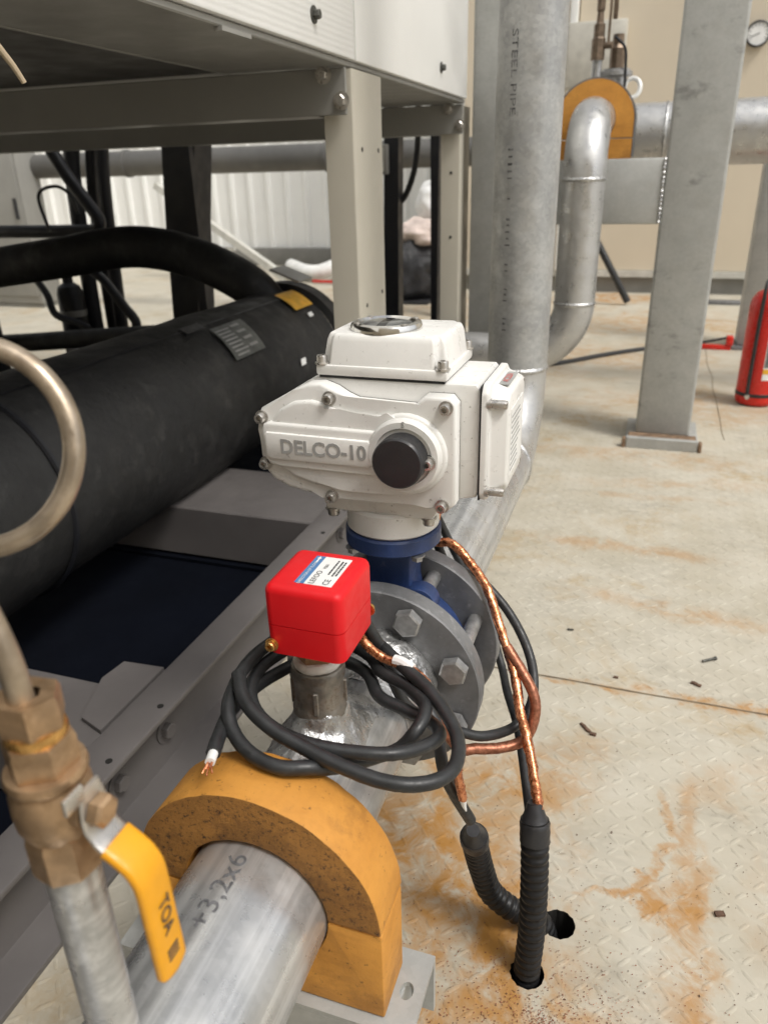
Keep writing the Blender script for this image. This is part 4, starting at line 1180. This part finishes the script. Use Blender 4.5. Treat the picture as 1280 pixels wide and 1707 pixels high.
place_text('lettering', 'LEFOO', .0068, (-.2235, .4745, ZL), (0, 1, 0), (0, 0, 1), M['ink'], cv)
place_text('lettering', 'FS01', .0042, (-.2220, .4930, ZL), (0, 1, 0), (0, 0, 1), M['ink'], cv)
place_text('lettering', 'CE', .0075, (-.2120, .4690, ZL), (0, 1, 0), (0, 0, 1), M['ink'], cv)
place_text('lettering', 'DIRECTION OF FLOW', .0037, (-.2330, .4800, ZL), (0, 1, 0), (0, 0, 1), M['paper'], cv)
bm = bmesh.new()
prism(bm, [(-.2336, .4978), (-.2324, .4978), (-.2324, .5040), (-.2312, .5040), (-.2330, .5078), (-.2348, .5040), (-.2336, .5040)], ZL - .0002, ZL + .0002, 0, 1, Matrix(((1, 0, 0, 0), (0, 0, 1, 0), (0, 1, 0, 0), (0, 0, 0, 1)))); obj('flow_arrow', bm, M['paper'], cv, False)
for x, y0, ln in ((-.2155, .481, .022), (-.2118, .479, .025), (-.2090, .480, .021)):
    y = y0
    while y < y0 + ln:
        w_ = random.uniform(.0012, .0026)
        bm = bmesh.new(); box(bm, x - .0007, x + .0007, y, y + w_, ZL - .0002, ZL + .0001); obj('print_mark', bm, M['ink'], st, False); y += w_ + random.uniform(.0006, .0012)
bs_ = socket_screw_mesh(.0042, .005, M['brass_screw'])
piece('screw', bs_, fs, frame((-.2545, SY0 - .0005, .4610), (0, -1, 0))); piece('screw', bs_, fs, frame((-.1985, SY1 + .0005, .4610), (0, 1, 0)))
S = Matrix.Translation((-.234, .489, 0))
bm = bmesh.new(); lathe(bm, [(0, .430), (.0185, .430), (.0190, .433), (.0190, .4523), (0, .4523)], S @ Matrix.Rotation(.4, 4, 'Z'), 6); obj('brass_hexagon', bm, M['brass'], fs, True, 30)
bm = bmesh.new(); lathe(bm, [(.012, .4225), (.0196, .4225), (.0204, .424), (.0201, .429), (.0190, .4310), (.012, .4310)], S, 40); rough_verts(bm, .0006, 300); obj('thread_tape', bm, M['tape'], fs, True, 60)
bm = bmesh.new(); lathe(bm, [(.012, .3735), (.0225, .3735), (.0240, .376), (.0240, .381), (.0225, .384), (.0213, .388), (.0213, .404), (.0220, .409), (.0232, .413), (.0232, .4205), (.0222, .4225), (.012, .4225)], S, 44); sc_ = obj('socket', bm, M['malleable'], fs, True, 35)
for a in (-75, 15, 105, 195):
    p = S @ Vector((.0218 * math.cos(R(a)), .0218 * math.sin(R(a)), 0)); bm = bmesh.new(); box(bm, -.002, .002, -.0022, .0022, .383, .406, .0008, 1, Matrix.Translation(p) @ Matrix.Rotation(R(a), 4, 'Z')); obj('rib', bm, M['malleable'], sc_)

# ================================================================== CABLES
def cable(name, pts, r, mat, label, n=8, seg=14, wob=0.0):
    bm = bmesh.new(); P = spline(pts, n)
    if wob: sweep(bm, P, lambda i: [r * (1 + wob * noise.noise(Vector((i * .7, k * 1.7, 5)))) for k in range(seg)], seg)
    else: sweep(bm, P, r, seg)
    lo = min((Vector(p) for p in pts), key=lambda p: p.z)
    o = obj(name, bm, mat, None, True, 60, base=lo); return props(o, label, 'cable')
COIL = [(-0.265,0.368,0.418),(-0.271,0.387,0.417),(-0.279,0.416,0.414),(-0.281,0.442,0.410),(-0.280,0.467,0.405),(-0.274,0.495,0.400),(-0.262,0.526,0.395),(-0.235,0.538,0.392),(-0.205,0.528,0.390),(-0.184,0.502,0.388),(-0.156,0.493,0.386),(-0.134,0.485,0.386),(-0.121,0.467,0.390),(-0.128,0.446,0.394),(-0.147,0.425,0.400),(-0.174,0.416,0.402),(-0.205,0.412,0.404),(-0.234,0.416,0.405),(-0.259,0.428,0.406),(-0.277,0.447,0.408),(-0.284,0.470,0.412),(-0.281,0.497,0.412),(-0.268,0.530,0.409),(-0.238,0.547,0.405),(-0.207,0.538,0.403),(-0.187,0.519,0.401),(-0.161,0.508,0.400),(-0.141,0.489,0.402),(-0.135,0.472,0.403),(-0.138,0.456,0.398),(-0.149,0.448,0.385),(-0.164,0.436,0.383),(-0.176,0.419,0.388),(-0.186,0.401,0.397),(-0.196,0.386,0.4075),(-0.217,0.377,0.410),(-0.241,0.381,0.412),(-0.262,0.393,0.417),(-0.275,0.409,0.424),(-0.284,0.434,0.424),(-0.289,0.462,0.424),(-0.287,0.495,0.423),(-0.275,0.535,0.419),(-0.240,0.558,0.414),(-0.202,0.546,0.412),(-0.168,0.519,0.411),(-0.141,0.500,0.408),(-0.118,0.478,0.402),(-0.104,0.457,0.398),(-0.099,0.432,0.398),(-0.105,0.411,0.400),(-0.122,0.396,0.403),(-0.146,0.390,0.406),(-0.177,0.391,0.411),(-0.205,0.395,0.416),(-0.234,0.400,0.423),(-0.262,0.414,0.430),(-0.282,0.440,0.434)]
co = cable('coiled_cable', COIL, .0056, M['cable'], 'black cable coiled in loops round the red switch socket', 8, 14, .05)
# stripped end of the coil
e0, e1 = Vector(COIL[0]), Vector(COIL[1]); d_ = (e0 - e1).normalized()
bm = bmesh.new(); cyl(bm, e0, e0 + d_ * .010, .0038, 12); obj('inner_sheath', bm, M['paper'], co)
for k in range(5):
    a = k * 2 * math.pi / 5; of = Vector((math.cos(a), math.sin(a), 0)) * .0018
    bm = bmesh.new(); sweep(bm, spline([e0 + d_ * .009 + of, e0 + d_ * .014 + of * 1.3, e0 + d_ * .018 + of * 2 + Vector((0, 0, -.002))], 3), .0006, 6); obj('wire_strand', bm, M['copper'], co)
K1 = [(-0.205,0.775,0.452),(-0.205,0.760,0.415),(-0.184,0.757,0.414),(-0.166,0.755,0.399),(-0.138,0.735,0.376),(-0.119,0.712,0.347),(-0.101,0.690,0.318),(-0.090,0.670,0.300),(-0.082,0.650,0.283),(-0.072,0.635,0.263),(-0.060,0.610,0.242),(-0.050,0.588,0.215)]
K2 = [(-0.215,0.770,0.447),(-0.194,0.767,0.384),(-0.161,0.766,0.374),(-0.124,0.758,0.345),(-0.098,0.740,0.320),(-0.081,0.718,0.297),(-0.074,0.692,0.278),(-0.078,0.672,0.262),(-0.092,0.650,0.256),(-0.115,0.622,0.264),(-0.137,0.609,0.275),(-0.152,0.598,0.287),(-0.164,0.575,0.312),(-.178,.553,.345),(-.196,.553,.385),(-.212,.548,.42),(-.219,.536,.444),(-.216,.512,.458)]
K3 = [(-0.106,0.694,0.330),(-0.085,0.680,0.309),(-0.070,0.667,0.290),(-0.068,0.655,0.268),(-0.077,0.643,0.250),(-0.098,0.628,0.248),(-0.120,0.614,0.253),(-0.138,0.602,0.262),(-0.165,0.590,0.32)]
K4 = [(-0.215,0.79,0.44),(-0.19,0.80,0.38),(-0.15,0.79,0.31),(-0.123,0.765,0.257),(-0.107,0.722,0.249),(-0.090,0.685,0.240),(-0.077,0.650,0.226),(-0.059,0.592,0.205)]
K5 = [(-0.205,0.505,0.458),(-0.207,0.532,0.441),(-0.200,0.538,0.422),(-0.190,0.541,0.402),(-0.173,0.538,0.378),(-0.152,0.530,0.366),(-0.137,0.520,0.352),(-0.131,0.508,0.336),(-0.126,0.505,0.314),(-0.119,0.515,0.283),(-0.108,0.535,0.236)]
K6 = [(-0.205,0.495,0.456),(-0.208,0.520,0.435),(-0.199,0.522,0.422),(-0.186,0.523,0.413),(-0.166,0.518,0.412),(-0.148,0.512,0.4065),(-0.134,0.505,0.393),(-0.120,0.500,0.375),(-0.114,0.497,0.351),(-0.113,0.500,0.321),(-0.110,0.508,0.288)]
cable('copper_cable', K1, .0052, M['copper'], 'shiny copper-wrapped cable arching from the actuator down the right side', 10, 14, .26)
cable('black_cable', K2, .0054, M['cable'], 'black cable looping widest round the right of the flanges')
cable('copper_cable', K3, .0058, M['copper_dull'], 'dull brownish copper sheath bent in a U below the flanges', 8, 12, .10)
cable('black_cable', K4, .0050, M['cable'], 'straight black cable dropping behind the flanges into the right conduit')
cable('black_cable', K5, .0056, M['cable'], 'black cable leaving the red switch for the left conduit')
ck = cable('copper_cable', K6, .0042, M['copper'], 'copper-wrapped cable from the red switch with a frayed white tip', 10, 14, .30)
bm = bmesh.new(); sweep(bm, spline([K6[-1], (-.1095, .511, .277), (-.108, .514, .268)], 4), lambda i: .0036 * (1 - i / 10), 10); obj('frayed_tip', bm, M['paper'], ck)
bm = bmesh.new(); sweep(bm, spline([(-.176, .5215, .4145), (-.168, .5195, .4145), (-.158, .516, .412)], 4), .0048, 10); obj('tape_patch', bm, M['paper'], ck)

def conduit(name, pts, r, label, tape_n):
    P = spline(pts, 10)
    # resample evenly
    out = [P[0]]; acc = 0; step = .0011
    for a, b in zip(P[:-1], P[1:]):
        L_ = (b - a).length; s = step - acc
        while s <= L_:
            out.append(a.lerp(b, s / L_)); s += step
        acc = L_ - (s - step)
    bm = bmesh.new(); sweep(bm, out, lambda i: r * (1 + .075 * math.copysign(abs(math.sin(i * math.pi / 4.6)) ** .6, math.sin(i * math.pi / 4.6))), 24)
    o = obj(name, bm, M['conduit'], None, True, 50, base=pts[0]); props(o, label, 'conduit')
    tp = out[-tape_n:]
    bm = bmesh.new()
    ext = tp + [tp[-1] + (tp[-1] - tp[-3]).normalized() * .0015 * k for k in range(1, 13)]
    nn = len(ext)
    sweep(bm, ext[::3] + [ext[-1]], lambda i: [(r * (1.13 - .62 * min(1, max(0, (i * 3 - (nn - 15)) / 14)) ** .8)) * (1 + .05 * noise.noise(Vector((i * .9, k * .8, r * 900)))) for k in range(20)], 20); obj('tape_collar', bm, M['black_plastic'], o, True, 60)
    return o
conduit('corrugated_conduit', [(-.047, .567, -.11), (-.0475, .568, .0), (-.046, .570, .06), (-.047, .573, .12), (-.050, .578, .175), (-.053, .586, .205)], .0135, 'upright black corrugated conduit standing in the nearer floor hole', 22)
conduit('corrugated_conduit', [(-.031, .636, -.11), (-.033, .635, -.035), (-.042, .629, .004), (-.060, .619, .022), (-.080, .613, .038), (-.098, .607, .062), (-.106, .598, .10), (-.110, .580, .150), (-.109, .560, .190)], .0130, 'bent black corrugated conduit entering the farther floor hole', 20)

# ================================================================== GAUGE TAP (foreground left)
GX, GY = AX, .1985
gt = thing('gauge_ball_valve', (GX, GY, AZ + PR), 'brass ball valve with yellow lever on a stub pipe, near left', 'valve')
G = Matrix.Translation((GX, GY, 0))
bm = bmesh.new(); lathe(bm, [(.020, .350), (.0185, .356), (.0145, .362), (.0128, .368), (.0128, .50), (.0118, .512), (.005, .512)], G, 40); obj('stub_pipe', bm, M['galv'], gt)
bm = bmesh.new(); lathe(bm, [(.010, .506), (.0158, .506), (.0165, .509), (.0165, .527), (.0158, .530), (.010, .530)], G @ Matrix.Rotation(.2, 4, 'Z'), 8); vb = obj('lower_nut', bm, M['brass'], gt, True, 25)
bm = bmesh.new(); lathe(bm, [(.010, .5295), (.0150, .5295), (.0178, .537), (.0182, .545), (.0178, .553), (.0160, .558), (.0175, .5595), (.0182, .562), (.0175, .565), (.010, .566)], G, 40); bod = obj('valve_body', bm, M['brass'], gt, True, 40)
bm = bmesh.new(); lathe(bm, [(.010, .5655), (.0152, .5655), (.0158, .568), (.0158, .579), (.0150, .5815), (.010, .582)], G @ Matrix.Rotation(.5, 4, 'Z'), 6); obj('upper_nut', bm, M['brass'], gt, True, 25)
bm = bmesh.new(); lathe(bm, [(.008, .5815), (.0130, .5815), (.0135, .584), (.0128, .5865), (.008, .587)], G, 30); rough_verts(bm, .0006, 260); obj('thread_tape', bm, M['yellow'] if False else M['brass_screw'], gt, True, 60)
bm = bmesh.new(); lathe(bm, [(.006, .5868), (.0135, .5868), (.0142, .589), (.0142, .600), (.0132, .603), (.006, .603)], G @ Matrix.Rotation(.1, 4, 'Z'), 6); obj('siphon_nut', bm, M['brass'], gt, True, 25)
# stem, nut, lever
bm = bmesh.new(); cyl(bm, (GX + .012, GY, .5455), (GX + .0205, GY, .5455), .0095, 24); obj('stem_boss', bm, M['brass'], gt)
bm = bmesh.new(); lathe(bm, [(0, 0), (.0078, 0), (.0078, .005), (.006, .0065), (0, .0065)], frame((GX + .0235, GY, .5455), (1, 0, 0)), 6); obj('stem_nut', bm, M['brass'], gt, True, 25)
def strap(path, wid, thick, mat, name, parent, tip=None):
    """flat bar following (x, z) path, wide along Y"""
    bm = bmesh.new(); P = [Vector((x, 0, z)) for x, z in path]; rings = []
    n = len(P)
    for i, p in enumerate(P):
        tg = (P[min(i + 1, n - 1)] - P[max(0, i - 1)]).normalized(); nm = Vector((-tg.z, 0, tg.x))
        w_ = wid(i / (n - 1)) if callable(wid) else wid
        prof = []
        for k in range(16):
            a = 2 * math.pi * k / 16; ca, sa = math.cos(a), math.sin(a)
            yy = math.copysign(abs(ca) ** .45, ca) * w_ / 2; tt = math.copysign(abs(sa) ** .6, sa) * thick / 2
            prof.append(bm.verts.new(Vector((p.x, GY + yy, p.z)) + nm * tt))
        rings.append(prof)
    for a, b in zip(rings[:-1], rings[1:]):
        for k in range(16): bm.faces.new((a[k], a[(k + 1) % 16], b[(k + 1) % 16], b[k]))
    bm.faces.new(rings[0]); bm.faces.new(rings[-1])
    return obj(name, bm, mat, parent, True, 60)
LX = GX + .0220
lev = strap([(LX, .559), (LX, .552), (LX, .545), (LX + .0005, .538), (LX + .004, .532), (LX + .009, .5275)], lambda f: .012 + .006 * math.sin(min(1, f * 2.2) * math.pi / 2), .0025, M['steel'], 'lever_plate', gt)
bm = bmesh.new(); box(bm, LX - .001, LX + .0012, GY - .016, GY - .004, .555, .5635, .0008); obj('stop_tab', bm, M['steel'], lev)
gp = [(LX + .0075, .5290), (LX + .014, .5245), (LX + .019, .5200), (LX + .0225, .5130), (LX + .0235, .504), (LX + .0240, .49), (LX + .0245, .475), (LX + .025, .462), (LX + .0252, .456), (LX + .0253, .4525), (LX + .0253, .4505)]
gr = strap([tuple(v) for v in [(p.x, p.z) for p in spline([(a, 0, b) for a, b in gp], 4)]], lambda f: .0195 * (1 if f < .86 else max(.25, math.sqrt(max(0, 1 - ((f - .86) / .142) ** 2)))), .0062, M['yellow'], 'grip', gt)
place_text('lettering', 'TOA', .0105, (LX + .0279, GY, .488), (.02, 0, -1), (1, 0, .02), M['ink'], gt, .0001, 1.0)
place_text('lettering', 'PN16', .0042, (LX + .0277, GY + .003, .5035), (.02, 0, -1), (1, 0, .02), M['ink'], gt, .0001) if False else None
for k in range(3):
    bm = bmesh.new(); box(bm, LX + .0279, LX + .0283, GY - .004, GY + .004, .466 - k * .0028, .4674 - k * .0028); obj('worn_print', bm, M['ink'], gt, False)
# siphon loop
sc0 = Vector((-.321, .283, .679))
px_ = Vector((.947, .32, -.02)).normalized(); pz_ = Vector((-.109, .39, .913)).normalized()
path = [(GX, GY - .003, .598), (GX - .001, GY - .004, .625), (GX - .012, GY - .002, .66), (-.262, .205, .71), (-.295, .235, .738)]
sy = Vector((-.3, .9, 0)).normalized()
for i in range(12):
    a = R(100 - i * 360 / 14); path.append(sc0 + px_ * .0545 * math.cos(a) + pz_ * .0545 * math.sin(a) + sy * (.0022 * i - .016))
path += [(-.384, .285, .71), (-.390, .30, .76), (-.392, .31, .86)]
bm = bmesh.new(); sweep(bm, spline(path, 8), .0056, 16)
o = obj('siphon_tube', bm, M['siphon'], None, True, 60, base=(GX, GY, .603)); props(o, 'tarnished bronze siphon tube curling in a loop at the left edge', 'tube')
bm = bmesh.new(); sweep(bm, spline([(-.612, .64, .955), (-.606, .65, .94), (-.597, .663, .915), (-.592, .670, .902), (-.588, .676, .888)], 6), lambda i: .0042 - .0016 * i / 24, 10)
o = obj('hanging_rod', bm, M['tan'], None, base=(-.588, .676, .888)); props(o, 'thin tan rod end hanging at the top left corner', 'rod')

# ================================================================== RIGHT BACKGROUND THINGS
fe = thing('fire_extinguisher', (.402, 3.0, 0), 'red fire extinguisher with black hose standing at the right edge', 'extinguisher')
F = Matrix.Translation((.402, 3.0, 0))
bm = bmesh.new(); lathe(bm, [(0, .004), (.060, .004), (.066, .010), (.068, .02), (.068, .345), (.064, .372), (.050, .395), (.030, .405), (.018, .410), (.018, .425), (0, .425)], F, 48); obj('cylinder', bm, M['ext_red'], fe)
bm = bmesh.new(); lathe(bm, [(.0683, .035), (.0695, .036), (.0695, .047), (.0683, .048)], F, 48); obj('strap', bm, M['cable'], fe)
bm = bmesh.new(); lathe(bm, [(0, .424), (.022, .424), (.022, .440), (.014, .446), (.014, .465), (0, .465)], F, 24); obj('valve_head', bm, M['black_plastic'], fe)
bm = bmesh.new(); box(bm, .38, .50, 2.992, 3.008, .466, .478, .003, 2, None); obj('carry_handle', bm, M['black_plastic'], fe)
bm = bmesh.new(); box(bm, .39, .49, 2.993, 3.007, .494, .503, .003, 2, None); obj('squeeze_lever', bm, M['ext_red'], fe)
bm = bmesh.new(); sweep(bm, spline([(.39, 2.985, .45), (.372, 2.945, .43), (.368, 2.930, .38), (.3665, 2.9335, .30), (.366, 2.9335, .18), (.3655, 2.9335, .09), (.366, 2.9335, .045)], 8), .0065, 12); obj('hose', bm, M['cable'], fe)
bm = bmesh.new(); cyl(bm, (.366, 2.931, .040), (.366, 2.920, .040), .008, 14); obj('buckle', bm, M['steel'], fe)
def epatch(a0, a1, z0, z1, mat, nm, lift=.0006):
    bm = bmesh.new(); pv = None
    for i in range(13):
        a = R(a0 + (a1 - a0) * i / 12); r = .068 + lift; c_ = (bm.verts.new((.402 + r * math.cos(a), 3 + r * math.sin(a), z0)), bm.verts.new((.402 + r * math.cos(a), 3 + r * math.sin(a), z1)))
        if pv: bm.faces.new((pv[0], c_[0], c_[1], pv[1]))
        pv = c_
    return obj(nm, bm, mat, fe, True, 80)
epatch(-88, 10, .10, .27, M['paper'], 'label'); epatch(-88, 10, .122, .140, M['amber'], 'label_stripe', .001); epatch(-86, 8, .145, .26, M['plate'], 'label_panel', .001)
rt = thing('red_hand_tool', (.32, 3.94, 0), 'small red metal tool lying on the floor by the rear column', 'tool')
bm = bmesh.new(); box(bm, .255, .385, 3.92, 3.96, .0, .022, .004); obj('body', bm, M['ext_red'], rt)
bm = bmesh.new(); box(bm, .362, .392, 3.915, 3.965, .022, .065, .005); obj('head', bm, M['ext_red'], rt)
bm = bmesh.new(); cyl(bm, (.258, 3.935, .030), (.372, 3.935, .058), .006, 12); obj('lever', bm, M['black_steel'], rt)
tube_thing('floor_cable', [(-.62, 3.30, .008), (-.45, 3.38, .008), (-.325, 3.485, .008), (-.16, 3.68, .008), (-.011, 3.827, .008), (.12, 3.93, .008), (.24, 4.2, .008)], .011, M['cable'], 'thin black cable snaking across the floor behind the column', 'cable', 10)
tube_thing('leaning_hose', [(-.44, 5.25, .50), (-.36, 5.23, .385), (-.25, 5.2, .21), (-.135, 5.2, .02)], .022, M['cable'], 'short black hose slanting down to the floor before the beige wall', 'hose', 12)

ab = thing('wall_box', (-.5, 5.7, 1.27), 'flat grey electrical box mounted on the beige wall at top', 'box')
bm = bmesh.new(); box(bm, -.675, -.315, 5.66, 5.758, 1.27, 1.64, .006); obj('enclosure', bm, M['boxgrey'], ab)
bm = bmesh.new(); box(bm, -.665, -.325, 5.645, 5.659, 1.28, 1.63, .005); d = obj('door', bm, M['boxgrey'], ab)
for z in (1.36, 1.55):
    bm = bmesh.new(); cyl(bm, (-.35, 5.645, z), (-.35, 5.637, z), .011, 14); obj('lock', bm, M['steel'], d)
ga = thing('wall_gauge', (.432, 5.72, 1.45), 'round white-faced dial gauge on the beige wall, top right', 'gauge')
GM = frame((.436, 5.758, 1.512), (0, -1, 0))
bm = bmesh.new(); lathe(bm, [(0, 0), (.066, 0), (.070, .02), (.070, .045), (.064, .05), (.060, .05), (.060, .042), (0, .042)], GM, 40); obj('case', bm, M['black_plastic'], ga)
bm = bmesh.new(); lathe(bm, [(0, .0425), (.0595, .0425), (.0595, .044), (0, .044)], GM, 40); dfc = obj('dial_face', bm, M['paper'], ga)
for k in range(11):
    a = R(210 - k * 24); m_ = GM @ Matrix.Rotation(a, 4, 'Z'); bm = bmesh.new(); box(bm, .042, .052, -.0015, .0015, .0442, .0448, 0, 1, m_); obj('tick', bm, M['ink'], dfc, False)
bm = bmesh.new(); box(bm, -.01, .045, -.0018, .0018, .0452, .0458, 0, 1, GM @ Matrix.Rotation(R(200), 4, 'Z')); obj('needle', bm, M['ink'], dfc, False)
bm = bmesh.new(); sweep(bm, spline([(.37, 5.72, 1.512), (.34, 5.72, 1.515), (.32, 5.72, 1.508)], 4), .006, 8); obj('tubing', bm, M['white_plastic'], ga)

av = thing('air_vent_valve', (-.235, 2.95, .98), 'bronze vent valve with thin stem on the pipe above the far block', 'valve')
V = Matrix.Translation((-.250, 2.95, 0))
bm = bmesh.new(); lathe(bm, [(0, .975), (.016, .975), (.016, 1.14), (0, 1.14)], V, 20); obj('stem_pipe', bm, M['zinc'], av)
bm = bmesh.new(); lathe(bm, [(0, 1.125), (.022, 1.125), (.022, 1.185), (.018, 1.19), (.018, 1.225), (.012, 1.23), (.010, 1.26), (.013, 1.265), (.013, 1.30), (0, 1.30)], V, 8); obj('valve_body', bm, M['bronze'], av, True, 25)
bm = bmesh.new(); cyl(bm, (-.235, 2.945, 1.165), (-.205, 2.94, 1.165), .010, 14); obj('side_outlet', bm, M['bronze'], av)
bm = bmesh.new(); box(bm, -.222, -.214, 2.935, 2.945, 1.16, 1.42, .001, 1, None); obj('lever', bm, M['bronze'], av)
bm = bmesh.new(); box(bm, -.210, -.195, 2.932, 2.944, 1.235, 1.38, .004, 2, None); obj('grip', bm, M['bronze'], av)
rg = thing('vent_pot', (-.195, 2.98, .98), 'small grey capped vent pot beside the bronze valve stem', 'valve')
V2 = Matrix.Translation((-.190, 2.99, 0))
bm = bmesh.new(); lathe(bm, [(0, .97), (.036, .97), (.036, 1.075), (.054, 1.080), (.054, 1.092), (.045, 1.096), (.045, 1.100), (0, 1.100)], V2, 28); obj('pot', bm, M['zinc'], rg)
bm = bmesh.new(); lathe(bm, [(0, 1.100), (.024, 1.100), (.024, 1.16), (.018, 1.17), (.018, 1.20), (0, 1.20)], V2, 8); obj('cap', bm, M['bronze'], rg, True, 25)
bm = bmesh.new(); sweep(bm, spline([(-.200, 2.95, 1.19), (-.165, 2.945, 1.155), (-.158, 2.945, 1.10), (-.155, 2.945, 1.03)], 5), .0045, 8); obj('wire', bm, M['black_steel'], rg)
bm = bmesh.new()
sweep(bm, [(-.135 + .026 * math.cos(R(a)), 3.02 + .012 * math.sin(R(a)), 1.045 + .030 * math.sin(R(a))) for a in range(0, 361, 15)], .0075, 8)
o = obj('tape_ring', bm, M['white_plastic'], None, base=(-.135, 3.02, 1.01)); props(o, 'small translucent plastic ring on the header behind the far block', 'ring')

# ================================================================== LITTER
def chip(name, x, y, l, w_, h_, rot, mat, label, bend=0):
    bm = bmesh.new(); m = Matrix.Translation((x, y, 0)) @ Matrix.Rotation(R(rot), 4, 'Z')
    if name == 'loose_screw':
        cyl(bm, m @ Vector((-l / 2, 0, w_ / 2 + .001)), m @ Vector((l / 2, 0, w_ / 2 + .001)), w_ * .42, 10); cyl(bm, m @ Vector((l / 2, 0, w_ / 2 + .0012)), m @ Vector((l / 2 + .003, 0, w_ / 2 + .0012)), w_ * .62, 10)
    else:
        pts = [(-l / 2 + l * i / 6, w_ * .5 * (1 + .6 * noise.noise(Vector((x * 90, i * 1.3, 2))))) for i in range(7)]
        top = [bm.verts.new(m @ Vector((a, b + bend * math.sin(i), .001 + h_))) for i, (a, b) in enumerate(pts)] + [bm.verts.new(m @ Vector((a, -b + bend * math.sin(i), .001 + h_))) for i, (a, b) in reversed(list(enumerate(pts)))]
        bot = [bm.verts.new((v.co.x, v.co.y, .001)) for v in top]
        bm.faces.new(top); bm.faces.new(bot); n = len(top)
        for i in range(n): bm.faces.new((top[i], top[(i + 1) % n], bot[(i + 1) % n], bot[i]))
    o = obj(name, bm, mat, None, base=(x, y, 0)); props(o, label, 'debris')
chip('loose_screw', .167, 1.236, .025, .0055, 0, 35, M['screwgrey'], 'dark loose screw lying on the floor beyond the joint line')
chip('rust_flake', .144, 1.158, .017, .005, .003, -20, M['chip'], 'brown rust flake just beyond the floor joint line', .001)
chip('rust_flake', -.023, .992, .022, .0045, .003, -45, M['chip'], 'long brown rust flake on the near side of the joint line', .0008)
chip('rust_flake', -.010, .980, .009, .005, .003, -10, M['chip'], 'small brown rust flake beside the long rust flake')
chip('rust_flake', -.075, 1.269, .012, .004, .002, 10, M['screwgrey'], 'tiny dark flake on the floor near the looped cables')
chip('rust_flake', .015, 1.140, .008, .004, .002, 0, M['chip'], 'tiny brown flake right at the floor joint line')
chip('rust_flake', .155, .705, .011, .006, .003, 20, M['chip'], 'reddish flake on the rusty streak of the near floor')
# copper shavings and grit near the holes
bm = bmesh.new()
for k in range(2600):
    a = random.uniform(0, 6.283); r_ = abs(random.gauss(0, .085)); x, y = -.02 + r_ * math.cos(a) * 1.5, .515 + r_ * math.sin(a)
    if math.hypot(x + .047, y - .567) < .022 or math.hypot(x + .018, y - .637) < .024: continue
    s = random.uniform(.0004, .0012); an = random.uniform(0, 3.14); dx, dy = s * math.cos(an), s * math.sin(an)
    vs = [bm.verts.new((x + dx, y + dy, .001)), bm.verts.new((x - dy * .5, y + dx * .5, .0012 + s * .5)), bm.verts.new((x - dx, y - dy, .001)), bm.verts.new((x + dy * .4, y - dx * .4, .0009))]
    bm.faces.new((vs[0], vs[1], vs[2])); bm.faces.new((vs[0], vs[2], vs[3]))
o = obj('copper_shavings', bm, M['copper_dull'], None, False); props(o, 'fine copper shavings scattered round the conduit holes', 'shavings', None, 'stuff')

bm = bmesh.new()
for k in range(1500):
    x, y = random.uniform(-.2, .45), .42 + abs(random.gauss(0, .28))
    if math.hypot(x + .047, y - .567) < .022 or math.hypot(x + .018, y - .637) < .024: continue
    s = random.uniform(.0004, .0013) * (1.5 if random.random() < .05 else 1); an = random.uniform(0, 3.14); dx, dy = s * math.cos(an), s * math.sin(an)
    vs = [bm.verts.new((x + dx, y + dy, .001)), bm.verts.new((x - dy * .4, y + dx * .4, .0012 + s * .4)), bm.verts.new((x - dx, y - dy, .001)), bm.verts.new((x + dy * .4, y - dx * .4, .0009))]
    bm.faces.new((vs[0], vs[1], vs[2])); bm.faces.new((vs[0], vs[2], vs[3]))
o = obj('grit', bm, M['chip'], None, False); props(o, 'fine dark grit sprinkled over the near floor', 'grit', None, 'stuff')
